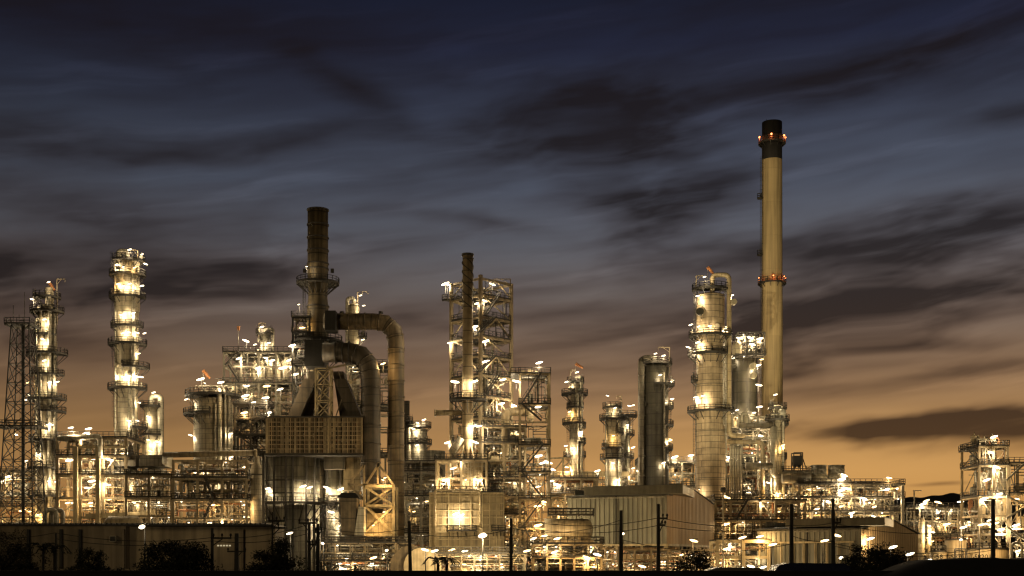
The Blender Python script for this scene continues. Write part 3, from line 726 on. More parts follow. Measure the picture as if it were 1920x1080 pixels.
b = MB(); b.box(X(645,289),X(676,289),288,292,Z(920,289),Z(853,289)); single('duct_casing', b, 'heater_panel', 'plain tan duct casing right of the dark fan casing', 'duct')
# hopper with cap
Y = 268.0
t = Thing('dust_hopper', 'tan tapered hopper under a dark pitched cap left of the braced tower', 'hopper', X(652,Y), Y)
b = MB(); b.hexa([(X(641,Y),Y,Z(1004,Y)),(X(664,Y),Y,Z(1004,Y)),(X(664,Y),Y+3,Z(1004,Y)),(X(641,Y),Y+3,Z(1004,Y))],[(X(636,Y),Y,Z(934,Y)),(X(669,Y),Y,Z(934,Y)),(X(669,Y),Y+4,Z(934,Y)),(X(636,Y),Y+4,Z(934,Y))]); t.part('bin', b, 'duct_brown')
b = MB(); b.hexa([(X(632,Y),Y-.5,Z(933,Y)),(X(674,Y),Y-.5,Z(933,Y)),(X(674,Y),Y+4.5,Z(933,Y)),(X(632,Y),Y+4.5,Z(933,Y))],[(X(640,Y),Y,Z(924,Y)),(X(666,Y),Y,Z(924,Y)),(X(666,Y),Y+4,Z(924,Y)),(X(640,Y),Y+4,Z(924,Y))]); t.part('cap', b, 'steel_black')
b = MB(); b.box(X(638,Y),X(675,Y),Y,Y+5,0,Z(1006,Y)); t.part('base_box', b, 'duct_dark')
b = MB(); b.hexa([(X(664,Y),Y+.1,Z(1004,Y)),(X(682,Y),Y+.1,Z(1004,Y)),(X(682,Y),Y+4,Z(1004,Y)),(X(664,Y),Y+4,Z(1004,Y))],[(X(672,Y),Y+.1,Z(950,Y)),(X(682,Y),Y+.1,Z(950,Y)),(X(682,Y),Y+4,Z(950,Y)),(X(672,Y),Y+4,Z(950,Y))]); t.part('chute', b, 'pipe_pale')
# --- braced support tower under the ducts
Y = 272.0
J = Thing('support_tower', 'tan braced steel tower with crossed girders carrying the two flue ducts', 'support tower', X(710,Y), Y+4)
x0, x1 = X(683,Y), X(738,Y)
b = MB()
for xx in (x0,x1):
    for yy in (Y,Y+8): b.bar((xx,yy,0),(xx,yy,Z(910,Y)),0.5)
for py in (912,948,1003):
    for yy in (Y,Y+8): b.bar((x0,yy,Z(py,Y)),(x1,yy,Z(py,Y)),0.5)
for yy, w in ((Y+0.1,0.42),(Y+8,0.3)):
    for pa, pb in ((912,948),(948,1000)):
        b.bar((x0,yy,Z(pa,Y)),(x1,yy+0.02,Z(pb,Y)),w); b.bar((x1,yy+0.3,Z(pa,Y)),(x0,yy+0.32,Z(pb,Y)),w)
J.part('frame', b, 'heater_rib')
b = MB()
for (a,c,d,e) in ((652,908,682,872),(683,912,711,868),(708,868,738,910),(652,908,738,910),(652,908,682,936),(708,868,708,910),(682,872,682,912)):
    b.bar((X(a,Y),Y+0.5,Z(c,Y)),(X(d,Y),Y+0.5,Z(e,Y)),0.42)
J.part('outrigger', b, 'steel_tan')
b = MB(); b.box(x0+.4,x1-.4,Y+1,Y+7,Z(1002,Y),Z(962,Y)); b.box(x0-.3,x1+.3,Y-.3,Y+8,Z(1008,Y),Z(1004,Y)); J.part('duct_base', b, 'heater_panel')
b = MB()
for i in range(6): b.box(x0-1+i*1.6,x0-.4+i*1.6,Y+1,Y+1.6,0,Z(1008,Y)-.01)
b.box(x0+.5,X(757,Y),Y+2,Y+7,0,Z(1010,Y)); J.part('fan_house', b, 'duct_brown')
J.reg(676,868,745,1060, lambda lx,ly,Y=Y: Y-1.2); J.dim = .4; J.amber = True
Ys = 270.0
t = Thing('scaffold', 'thin dark scaffold tower between the ribbed tank and the tan hopper', 'scaffold', X(620,Ys), Ys); b = MB()
lattice(b, X(604,Ys),X(637,Ys),Ys,Ys+2.4,0,Z(952,Ys),X(604,Ys),X(637,Ys),Ys,Ys+2.4,5,.12,.08); t.part('lattice', b, 'steel_dark')
for py in (1030,1000,972): deck(t, X(603,Ys), X(638,Ys), Ys, Ys+2.4, Z(py,Ys), rail=False)
structure('pipe_rack', 'low yellow lit piping and railings in front of the braced tower', 600, 770, 250, 8, [1052,1035,1018], nx=6, decks=(0,2), npipes=30, nequip=2, mat='steel_tan', cw=0.2, rmax=0.25)
t = Thing('fan_scroll', 'round tan fan scroll casing on the ground right of the flue ducts', 'fan', X(792,245), 245); b = MB(); b.tube([(X(792,245),245,Z(1062,245)),(X(792,245),247.5,Z(1062,245))],3.6,28); t.part('casing', b, 'tank_cream'); b = MB(); b.tube([(X(770,245),245.6,Z(1062,245)),(X(770,245),246,Z(1062,245))],4.0,28); t.part('flange', b, 'duct_brown')
# --- column behind the stack
K = column('vapour_column', 'slim column with looped pipe top rising behind the upper flue duct', 664, 345, [(572,1074,9.5)], plats=[(602,-40,40,17),(632,-30,40,15),(690,-120,40,14)], gooseneck=(-12,560,700,4.0), dome=0.5, mat='jacket')
davit(K, 671, 640, 548, 690, 345)
structure('process_structure', 'lit piping structure glimpsed between the flue ducts', 650, 735, 318, 12, [960,905,850,800,760,720,684], nx=2, decks=(2,4,6), npipes=46, nequip=3, mat='steel_grey', cat='steel structure')
# ================================================================== CENTRE
# dim back structures between the ducts and the frame tower
M1 = column('distillation_column', 'short column with a crown of lamps between flue ducts and the frame tower', 786, 335, [(806,1074,15)], plats=[(800,-200,20,8),(832,-200,20,9)], risers=[(-18,800,1040,3)], gooseneck=(-20,797,1000,4), dome=0.4, mat='jacket_grey')
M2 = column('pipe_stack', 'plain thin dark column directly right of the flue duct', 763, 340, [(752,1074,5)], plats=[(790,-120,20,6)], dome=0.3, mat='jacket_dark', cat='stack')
t = Thing('cone_roof_tank', 'pale tank with a cone roof left of the thin stack tower', 'tank', X(803,325), 325)
b = MB(); b.lathe(X(803,325),325,[(3.0,0),(3.0,Z(884,325)),(0.15,Z(866,325))],28); t.part('shell', b, 'jacket'); b = MB(); b.arc(X(803,325),325,Z(885,325),Z(884,325)+.1,2.9,3.5,0,2*pi); t.part('rim', b, 'steel_dark')
b = MB(); b.lathe(X(812,338),338,[(3.2,0),(3.2,Z(846,338)),(0.05,Z(844,338))],24); single('roof_cylinder', b, 'jacket_grey', 'grey flat topped cylinder behind the cone roof tank', 'tank')
structure('process_structure', 'crowded dark lit piping structure between the flue ducts and heater box', 757, 822, 310, 12, [1040,1000,960,930,905,884,865], nx=2, decks=(1,3,5,6), npipes=60, nequip=3, mat='steel_grey', cat='steel structure')
# --- heater box O
Y = 272.0
O = Thing('furnace_box', 'large ribbed tan heater box with railed side platforms near the brightest lamp', 'furnace', X(875,Y), Y+6)
x0, x1, zt = X(806,Y), X(944,Y), Z(926,Y)
b = MB(); b.box(x0,x1,Y+0.25,Y+12,0,zt); O.part('panel', b, 'heater_panel')
b = MB()
for px in (806,815,841,862,883,903,918,931,944):
    xx = X(px,Y); w = 0.5 if px in (815,903) else 0.22; b.box(xx-w/2,xx+w/2,Y-0.3 if w > .3 else Y-.12,Y+0.3,0,zt)
py = 930
while py < 1060:
    b.box(x0+.01,x1-.01,Y-0.08,Y+0.28,Z(py,Y)-0.09,Z(py,Y)+0.09); py += 13.5
b.box(x0-.2,x1+.2,Y-.15,Y+12.2,zt,zt+.3); O.part('rib_frame', b, 'heater_rib')
b = MB(); b.tube(fillet([(X(816,Y),Y-0.8,0),(X(816,Y),Y-0.8,Z(919,Y)),(X(901,Y),Y-0.8,Z(921,Y)),(X(901,Y),Y-0.8,Z(990,Y))],0.7,4),0.28,10); O.part('pipe', b, 'pipe_tan')
for a, c, py in ((840,893,996),(922,948,996)): 
    deck(O, X(a,Y), X(c,Y), Y-1.8, Y, Z(py,Y)); b = MB()
    for i in range(4): xx = X(a+3+(c-a-6)*i/3,Y); b.bar((xx,Y-1.7,Z(py,Y)-.25),(xx,Y-.05,Z(py,Y)-1.0),.14)
    O.part('bracket', b, 'steel_dark')
deck(O, X(820,Y)-.5, X(946,Y), Y-0.2, Y+12, zt+.3, mat='steel_black')
O.reg(800,922,948,1070, lambda lx,ly,Y=Y: Y-2.0); O.white = True
# --- upper burner framework P and thin stack Q
P = structure('burner_frame', 'steel framework with a tan burner casing standing on the heater box', 818, 912, 274, 9, [926,895,862], nx=4, decks=(2,), npipes=30, nequip=0, mat='steel_tan', cw=0.4, cat='steel structure', rmax=0.2, hz=0.3)
b = MB(); b.box(X(864,276),X(905,276),276,281,Z(923,276),Z(868,276))
P.part('burner_casing', b, 'heater_panel'); b = MB()
for i in range(7): b.box(X(865,276)+i*.72,X(865,276)+i*.72+.16,275.85,276.1,Z(922,276),Z(868,276))
for py in (872,882,892,902): b.box(X(864,276),X(905,276),275.88,276.05,Z(py,276)-.07,Z(py,276)+.07)
P.part('casing_rib', b, 'steel_tan')
Y = 278.0; x = X(877,Y); s = S(Y)
Q = Thing('thin_stack', 'tall thin tan stack with spiral fins near its top beside the frame tower', 'stack', x, Y)
b = MB(); b.lathe(x,Y,[(0.3,Z(866,Y)),(0.3,Z(850,Y)),(1.2,Z(835,Y)),(1.2,Z(700,Y)),(1.13,Z(690,Y)),(1.13,Z(478,Y)),(1.0,Z(478,Y)),(1.0,Z(490,Y))],28); Q.part('shell', b, 'thin_stack')
b = MB(); b.arc(x,Y,Z(480,Y),Z(476,Y),1.1,1.32,0,2*pi); Q.part('rim', b, 'steel_dark')
b = MB()
for st in range(3):
    pts = []
    for i in range(73):
        f = i/72; a = 2*pi*(f*1.9+st/3); pts.append((x+1.22*cos(a),Y+1.22*sin(a),Z(484,Y)+(Z(580,Y)-Z(484,Y))*f))
    b.tube(pts, 0.11, 5)
Q.part('spiral_fin', b, 'steel_dark')
b = MB()
for k in range(4): a = k*pi/2+pi/4; b.bar((x+1.0*cos(a),Y+1.0*sin(a),Z(832,Y)),(x+2.0*cos(a),Y+2.0*sin(a),Z(862,Y)),.25)
Q.part('leg', b, 'steel_tan')
platform(Q, x, Y, Z(750,Y), 1.22, 4.0, -200, 20)
b = MB(); b.tube([(x-1,Y+1.2,Z(772,Y)),(X(815,Y),Y+1.2,Z(773,Y))],0.62,14); b.tube([(X(814,Y),Y+1.2,Z(773,Y)),(X(817,Y),Y+1.2,Z(773,Y))],0.75,14); Q.part('side_pipe', b, 'pipe_tan')
b = MB(); b.tube([(X(866,Y),Y-1,Z(822,Y)),(X(847,Y),Y-1,Z(850,Y))],0.75,12); Q.part('chute', b, 'pipe_pale')
Q.reg(850,700,903,850, lambda lx,ly,Y=Y: Y-1.9)
# --- frame tower R: a square open tower standing cornerwise
Yf = 284.0; a = 9.6; xc = X(901,Yf)
Rr = Thing('frame_tower', 'tall square open steel tower of many decks behind the thin spiral stack', 'steel tower', xc, Yf, yaw=R(45))
LV = [1060,1000,940,900,862,825,785,745,706,670,634,598,558,527]
zs = [Z(p,Yf+4) for p in LV]; xs = [0,a/2,a]
beam_frame(Rr, [0,a], [0,a], zs, cw=0.66, bw=0.42, brace=0.6, mat='steel_tan', local=True)
b = MB()
for i in range(2,len(zs)-1):
    p_, q_ = zs[i], zs[i+1]
    if i % 2: b.bar((-.1,0,p_),(-.1,a,q_),.2); b.bar((0,-.1,q_),(a,-.1,p_),.2)
    else: b.bar((-.1,a,p_),(-.1,a/2,q_),.2); b.bar((-.1,0,p_),(-.1,a/2,q_),.2); b.bar((0,-.1,p_),(a/2,-.1,q_),.2); b.bar((a,-.1,p_),(a/2,-.1,q_),.2)
Rr.part('cross_brace', b, 'heater_rib', local=True)
b = MB(); b.box(-0.36,0.36,-0.36,0.36,zs[-1],zs[-1]+0.5); b.box(-.2,.2,a*.5-.2,a*.5+.2,0,zs[7]); b.box(a*.5-.2,a*.5+.2,-.2,.2,0,zs[7]); Rr.part('corner_post', b, 'steel_tan', local=True) if False else None
for q_ in ((-.36,.36,-.36,.36,zs[-1],zs[-1]+.5),(-.2,.2,a*.5-.2,a*.5+.2,0,zs[7]),(a*.5-.2,a*.5+.2,-.2,.2,0,zs[7])):
    b = MB(); b.box(*q_); Rr.part('post', b, 'steel_tan', local=True)
for i, z in enumerate(zs[:-1]):
    deck(Rr, -0.25, a+0.25, -0.25, a+0.25, z, local=True)
    pipes(Rr, 0.3, a-0.3, 0.3, a-0.3, z+0.3, zs[i+1]-0.4, 9 if i < 9 else 3, local=True, rmax=0.34, hz=0.5)
    equip(Rr, 1.2, a-1.2, 1.2, a-1.2, z+.1, zs[i+1]-z, 4 if i < 9 else 2, local=True)
for k in range(4):
    b = MB(); xx, yy = rnd.uniform(.5,a-.5), rnd.uniform(.2,1.2); b.tube([(xx,yy,zs[3]),(xx,yy,zs[8+k%3])],0.28,10); Rr.part('riser_pipe', b, 'pipe_pale', local=True)
for i in (8,9,11,12):
    b = MB(); b.stair((-1.6 if i%2 else 0.5,-1.5,zs[i-1]+.1),(0.5+4 if not i%2 else 3.5,-1.5,zs[i]+.1),0.9); Rr.part('stair', b, 'steel_dark', local=True)
davit(Rr, 957, 600, 524, 925, 291)
Rr.reg(832,515,965,870, lambda lx,ly: Yf + abs(lx-901)*S(Yf) + rnd.uniform(-1.0,0.4))
# left side balcony and its lamp
b = MB(); deck(Rr, -1.2, a*.3, a, a+1.8, zs[12], local=True)
# inner vessels at the tower foot
for nm, lb, px, Yc, top, rp, mt in (('reactor_vessel','tan vessel with a rounded head standing inside the stair tower',972,292,800,13,'jacket'),('reactor_vessel','pale narrow vessel between the thin stack and the big elbow pipe',930,291,815,10,'jacket')):
    column(nm, lb, px, Yc, [(top,1074,rp)], plats=[(862,-200,20,6),(930,-190,10,6)], mat=mt, cat='vessel', dome=0.7)
t = Thing('elbow_pipe', 'fat pale pipe looping over and down in front of the stair tower vessels', 'pipe', X(948,280), 280)
b = MB(); b.tube(fillet([(X(985,280),282,Z(771,280)),(X(948,280),280,Z(771,280)),(X(948,280),280,Z(862,280)),(X(908,280),281,Z(862,280))],1.7,7),0.95,16); t.part('pipe', b, 'pipe_tan')
structure('process_structure', 'dense lower steelwork between the heater box and the stair tower', 905, 985, 279, 9, [1045,1005,965,930,895,862,830,800], nx=2, decks=(2,4,6,7), npipes=86, nequip=4, mat='steel_tan', cat='steel structure', cw=0.4, rmax=0.3)
# --- stair tower U
U = structure('stair_tower', 'tall open stair tower with zigzag flights and a bright lamp mast on top', 975, 1030, 277, 9, [1040,990,935,885,835,790,758,700], nx=1, ny=1, decks=(1,2,3,4,6,7), npipes=34, nequip=2, mat='steel_tan', cw=0.42, cat='stair tower', brace=0.6,
    stairs=[(978,1015,7,8),(1015,978,6,7),(978,1018,4,5),(1018,978,3,4),(978,1018,2,3),(1015,982,1,2),(980,1015,0,1)])
deck(U, X(958,277), X(976,277), 277, 286, Z(700,277))
b = MB(); b.box(X(990,278),X(999,278),278.3,279.2,Z(699,278),Z(692,278)); b.box(X(1003,278),X(1008,278),278.3,279,Z(699,278),Z(695,278)); U.part('cabinet', b, 'heater_rib')
b = MB(); b.box(X(962,278),X(970,278),278.3,279.6,Z(699,278),Z(695,278)); b.box(X(973,278),X(986,278),278.6,279.6,Z(699,278),Z(694,278)); U.part('cabinet', b, 'pipe_tan')
U.reg(970,670,1034,1070, lambda lx,ly: 277+rnd.uniform(-1.9,2))
# --- rack between stair tower and warehouse
structure('pipe_rack', 'pipe rack of stacked pipe runs behind the horizontal drum', 1030, 1120, 296, 12, [1040,990,955,925,897], nx=3, decks=(1,3,4), npipes=70, nequip=4, mat='steel_tan', cw=0.4)
V = structure('pipe_bridge', 'long flat pipe bridge on tan legs running behind the warehouse roof', 1036, 1215, 330, 6, [940,912,888], nx=5, ny=1, decks=(), npipes=40, nequip=0, mat='steel_tan', cw=0.5, cat='pipe bridge', hz=0.95, rmax=0.4)
b = MB(); b.box(X(1030,329),X(1180,329),329,329.4,Z(893,329),Z(884,329)); V.part('girder', b, 'heater_rib')
b = MB(); b.bar((X(1020,326),326,Z(860,326)),(X(1066,326),326,Z(858,326)),0.4); b.bar((X(1056,326),326,0),(X(1056,326),326,Z(858,326)),0.5); b.bar((X(1036,326),326,Z(886,326)),(X(1056,326),326,Z(862,326)),0.3); b.bar((X(1072,326),326,Z(862,326)),(X(1056,326),326,Z(876,326)),0.3); V.part('gantry', b, 'heater_rib')
# --- slim columns
W1 = column('distillation_column', 'slim pale column with small caged balconies and orange windsock right of the stair tower', 1079, 330, [(722,790,9.5),(790,1074,11)], plats=[(716,-200,20,6),(739,-235,-100,17),(739,-60,40,14),(764,-200,-30,8),(794,-220,-60,14),(800,-40,40,9),(830,-60,30,9),(855,-220,-140,12),(855,-40,40,9)], risers=[(11,708,1040,2.6),(4,740,1060,1.6),(-12,730,800,1.0)], gooseneck=(9,708,760,2.6), dome=0.5, rings=4)
windsock(W1, 1079, 682, 330, 0.9, -0.5, 2.2); davit(W1, 1069, 712, 694, 1078, 330)
W2 = column('distillation_column', 'medium pale column with a bright lit middle left of the dark column', 1148, 325, [(760,1074,11.5)], plats=[(764,-200,20,7),(786,-215,20,13),(812,-60,10,10),(840,-200,0,9),(860,-200,10,12)], risers=[(-12,775,1060,2),(13,790,1000,3)], dome=0.5)
W3 = column('distillation_column', 'squat dim column tucked behind the medium pale column', 1172, 332, [(785,1074,9)], plats=[(780,-160,40,14),(815,-80,30,9),(858,-90,40,8)], dome=0.6, mat='jacket_grey', risers=[(4,790,1040,2)])
davit(W3, 1165, 770, 743, 1156, 332)
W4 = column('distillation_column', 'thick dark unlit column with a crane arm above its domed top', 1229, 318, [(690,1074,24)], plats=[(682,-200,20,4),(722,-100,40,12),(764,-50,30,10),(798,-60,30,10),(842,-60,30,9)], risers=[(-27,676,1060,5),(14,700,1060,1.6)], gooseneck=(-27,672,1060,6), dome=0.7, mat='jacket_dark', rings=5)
davit(W4, 1255, 700, 652, 1234, 318)
# --- huge column
W5 = column('distillation_column', 'very thick pale column of horizontal bands with overhead pipe and windsock', 1332, 300, [(556,720,26.5),(720,1074,28)], mat='jacket_big', plats=[(543,-190,10,4),(630,-240,20,14),(665,-240,-50,16),(772,-200,0,15),(714,-210,-160,10)], dome=0.45, rings=9, risers=[(26,640,830,2.0),(21,655,800,1.6)], ladder=-165)
b = MB(); w5 = X(1332,300); b.tube(fillet([(w5+0.2,298.5,Z(553,300)),(w5+0.2,298.5,Z(518,300)),(X(1365,300),298.5,Z(518,300)),(X(1365,300),298.5,Z(818,300)),(X(1395,300),298.5,Z(818,300))],1.3,7),0.56,16); W5.part('vapour_line', b, 'pipe_tan')
windsock(W5, 1327, 501, 300, 0.65, -0.75, 2.4); davit(W5, 1305, 543, 518, 1320, 300)
for px, py, r in ((1308,590,0.9),(1371,572,0.7),(1340,617,0.6)):
    b = MB(); b.tube([(X(px,300),297.0,Z(py,300)),(X(px,300),296.0,Z(py,300))],r,14); W5.part('manway', b, 'jacket_dark' if px==1308 else 'jacket')
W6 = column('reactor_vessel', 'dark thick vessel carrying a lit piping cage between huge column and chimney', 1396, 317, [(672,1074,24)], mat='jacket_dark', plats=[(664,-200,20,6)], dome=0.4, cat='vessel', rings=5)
C6 = structure('piping_cage', 'railed piping cage of bright fittings on top of the dark vessel', 1384, 1434, 309, 7, [664,622], nx=3, npipes=0, nequip=0, mat='steel_dark', cw=0.22, cat='steel structure')
for o in list(C6.e.children): bpy.data.objects.remove(o)
beam_frame(C6, C6.xs, C6.ys, [Z(664,309),Z(642,309),Z(622,309)], cw=0.24, bw=0.2, z0=Z(668,309), mat='steel_dark')
deck(C6, X(1380,309), X(1436,309), 308.6, 316, Z(664,309)); pipes(C6, X(1386,309), X(1432,309), 309.3, 314, Z(662,309), Z(624,309), 22, 0.08, 0.25, hz=.4); equip(C6, X(1392,309), X(1428,309), 310, 314, Z(664,309), 3.5, 5)
b = MB(); b.bar((X(1425,309),312,Z(690,309)),(X(1434,309),312,Z(668,309)),.2); b.bar((X(1420,309),312,Z(700,309)),(X(1420,309),312,Z(668,309)),.2); C6.part('strut', b, 'steel_dark')
b = MB(); b.lathe(X(1382,309),309,[(1.2,Z(664,309)),(1.2,Z(648,309)),(0.9,Z(643,309)),(0.1,Z(640,309))],18); C6.part('drum', b, 'jacket')
for px, py in ((1412,686),(1413,704)): 
    b = MB(); b.tube([(X(px,308),307.5,Z(py,308)),(X(px,308),309,Z(py,308))],0.75,14); W6.part('manway', b, 'jacket')
# --- chimney
Y = 345.0; x = X(1447.5,Y); s = S(Y)
CH = Thing('chimney', 'tallest buff chimney with a black cap and two rings of red warning lamps', 'chimney', x, Y)
r0, r1 = 20.5*s, 18.6*s
b = MB(); b.lathe(x,Y,[(r0,0),(r0*.97,Z(700,Y)),(r1+.02,Z(301,Y))],48); CH.part('shaft', b, 'chimney_buff')
b = MB(); b.lathe(x,Y,[(r1+.02,Z(301,Y)),(r1,Z(230,Y)),(r1-.4,Z(230,Y)),(r1-.4,Z(245,Y))],48); CH.part('cap', b, 'chimney_black')
b = MB(); b.ladder(x-r1-.35, Y-.6, 10, Z(301,Y)); CH.part('ladder', b, 'steel_dark')
b = MB(); b.bar((x-1.5,Y,Z(231,Y)),(x-1.5,Y,Z(224,Y)),.12); CH.part('lightning_rod', b, 'steel_dark')
for py, ang in ((268,(-170,-104,-38,-8)),(531,(-172,-96,-40,-8))):
    rr = r1 if py < 400 else r0*.95
    platform(CH, x, Y, Z(py,Y), rr+.05, rr+1.0, -180, 180)
    for an in ang:
        a_ = R(an); ro = rr+.85; lamp(CH, (x+ro*cos(a_),Y+ro*sin(a_),Z(py,Y)+1.3), 'r', 'post' if False else 'arm', tilt=0.0, yaw=a_+pi/2, sc=1.0 if py < 400 else .6)
for py in (372,478): platform(CH, x-r1-.7, Y-.6, Z(py,Y), 0.1, 0.75, -180, 180, brackets=False)
CH.reg(1428,228,1467,720, lambda lx,ly,Y=Y: Y-3.5)
# --- slim right column
W7 = column('distillation_column', 'slim pale column with a wide lit crown platform in front of the chimney foot', 1458, 305, [(762,1074,8.5)], plats=[(765,-210,20,9),(787,-230,30,14),(795,-40,40,12),(858,-40,30,9)], risers=[(-12,800,980,2.2),(9,790,1000,2.4)], dome=0.6, rings=5)
equip(W7, X(1448,305), X(1470,305), 302, 304, Z(787,305), 3.0, 4)
# --- piping structure between huge column and slim column
W8 = structure('process_structure', 'tall piping structure with long vertical pipes at the chimney foot', 1362, 1450, 306, 12, [975,930,890,870,845,820,800,780], nx=3, decks=(1,3), npipes=90, nequip=4, mat='steel_grey', cat='steel structure', cw=0.36, hz=0.35, rmax=0.5, rmin=0.1)
for i in range(5):
    b = MB(); xx = X(1370+i*4.6,303); b.tube(fillet([(xx,303,0),(xx,303,Z(836+i*1.0,303)),(xx+.4,305,Z(836,303))],.6,4),0.27,10); W8.part('riser_pipe', b, 'pipe_pale')
for pts, r, mt in (([(1365,818),(1392,818)],.75,'pipe_dark'),([(1362,829),(1430,829),(1430,940)],.55,'pipe_tan'),([(1385,797),(1448,797)],.8,'pipe_dark'),([(1372,800),(1372,778),(1385,778),(1385,800)],.45,'pipe_pale'),([(1391,800),(1391,776),(1400,776)],.45,'pipe_pale'),([(1398,874),(1448,874)],.9,'pipe_dark'),([(1450,800),(1450,888),(1457,893),(1457,960)],.8,'pipe_pale')):
    b = MB(); b.tube(fillet([(X(p,304),304,Z(q,304)) for p,q in pts],1.2,5),r,12); W8.part('header_pipe', b, mt)
b = MB(); b.lathe(X(1401,304),304,[(.9,Z(794,304)),(.9,Z(783,304)),(.25,Z(780,304)),(.08,Z(766,304))],14); W8.part('vent', b, 'pipe_pale')
structure('process_structure', 'low bright piping structure left of huge column behind the warehouse gable', 1200, 1305, 325, 10, [940,912,886,866], nx=4, decks=(1,3), npipes=90, rmin=.06, nequip=4, mat='steel_grey', cat='steel structure')
# --- right racks
RA = structure('pipe_rack', 'deep two level pipe rack with stairs right of the warehouse gable', 1342, 1510, 268, 14, [1050,1012,975,938], nx=6, decks=(1,2,3), npipes=96, nequip=4, mat='steel_tan', cw=0.4, stairs=[(1378,1400,3,4)], rmax=0.34)
RY = structure('pipe_rack', 'yellow lit front rack of stout girders beside the warehouse gable', 1345, 1442, 226, 7, [1042,1012], nx=2, ny=1, decks=(1,), npipes=40, nequip=3, mat='heater_rib', cw=0.6, rail=False)
RB = structure('pipe_rack', 'long crowded pipe rack under the two fan cylinders', 1498, 1694, 300, 16, [985,958,932,908], nx=8, decks=(1,2,3), npipes=100, nequip=5, mat='steel_grey', cw=0.34, rmax=0.26)
pipes(RB, X(1500,298), X(1692,298), 298, 299.5, Z(984,298), Z(915,298), 0)
b = MB(); b.tube(fillet([(X(1668,299),299,Z(919,299)),(X(1680,299),299,Z(919,299)),(X(1680,299),299,Z(935,299))],1.0,5),.5,10); RB.part('header_pipe', b, 'pipe_pale')
b = MB(); b.bar((X(1692,299),299,0),(X(1692,299),299,Z(911,299)),.6); b.bar((X(1714,299),299,0),(X(1714,299),299,Z(920,299)),.25); b.bar((X(1712,299),299,Z(920,299)),(X(1728,299),299,Z(920,299)),.2); RB.part('post', b, 'steel_grey')
for px, w, lb in ((1535,14.2,'left one of the two open fan cylinders on cone hoods'),(1568,15,'brighter right one of the two open fan cylinders on cone hoods')):
    Yc = 306.0; t = Thing('fan_cylinder', lb, 'cooling fan', X(px,Yc), Yc, Z(905,Yc), group='cooling fans on the long rack'); s_ = S(Yc)
    b = MB(); b.lathe(X(px,Yc),Yc,[(w*s_,Z(897,Yc)),(w*s_,Z(873,Yc)),(w*s_-.12,Z(873,Yc)),(w*s_-.12,Z(885,Yc))],32)
    for py in (873,881,889): b.arc(X(px,Yc),Yc,Z(py,Yc)-.1,Z(py,Yc)+.08,w*s_,w*s_+.1,0,2*pi)
    t.part('cylinder', b, 'jacket_grey'); b = MB(); b.lathe(X(px,Yc),Yc,[(29*s_,Z(905,Yc)),(29*s_,Z(902,Yc)),(w*s_+.05,Z(890,Yc))],24); t.part('cone_hood', b, 'jacket')
t = Thing('air_cooler', 'dark louvred air cooler bank right of the two fan cylinders', 'air cooler', X(1632,306), 306, Z(908,306))
b = MB()
for i in range(26): xx = X(1600,306)+i*.32; b.box(xx,xx+.2,303,309,Z(915,306),Z(903+ (i%3),306))
b.box(X(1598,306),X(1668,306),303.2,309,Z(917,306),Z(915,306)-.01); t.part('louvre', b, 'steel_dark')
t = Thing('hopper_bin', 'dark square hopper in a frame standing alone left of the fan cylinders', 'hopper', X(1495,304), 304, Z(884,304))
b = MB(); xa, xb = X(1487,304), X(1502,304); m = (xa+xb)/2; b.box(xa,xb,303,305,Z(872,304),Z(855,304)); 
for q in (xa, m): b.hexa([(q+.3,303.6,Z(877,304)),(q+.65,303.6,Z(877,304)),(q+.65,304.4,Z(877,304)),(q+.3,304.4,Z(877,304))],[(q+.02,303,Z(872,304)),(q+.93,303,Z(872,304)),(q+.93,305,Z(872,304)),(q+.02,305,Z(872,304))])
t.part('bin', b, 'steel_black'); b = MB()
for xx in (xa-.1,xb+.1):
    for yy in (302.8,305.2): b.bar((xx,yy,Z(884,304)),(xx,yy,Z(849,304)),.22)
for yy in (302.8,305.2): b.bar((xa-.1,yy,Z(849.6,304)),(xb+.1,yy,Z(849.6,304)),.25)
b.bar((xb,304,Z(850,304)),(X(1512,304),304,Z(880,304)),.2); t.part('frame', b, 'steel_dark')
RC = structure('pipe_rack', 'dark rack carrying the square hopper beside the slim column', 1470, 1520, 303, 8, [960,930,884], nx=3, decks=(2,), npipes=34, nequip=3, mat='steel_grey', cw=0.34)
b = MB(); b.tube([(X(1466,302),302,Z(897,302)),(X(1518,302),302,Z(897,302))],1.2,14); RC.part('header_pipe', b, 'pipe_dark')
# --- far right low plant
RD = structure('pipe_rack', 'low distant pipe rack with lamp posts before the dark hill', 1700, 1845, 318, 14, [1035,1005,975,952], nx=6, decks=(1,3), npipes=98, nequip=4, rmin=.06, mat='steel_grey', cw=0.3, rmax=0.26)
for px, top, rp, lb in ((1728,975,6,'short tan vessel at the left end of the low distant rack'),(1742,985,4,'slim tan vessel in the low distant rack')): column('reactor_vessel', lb, px, 300, [(top,1074,rp)], plats=[], cat='vessel')
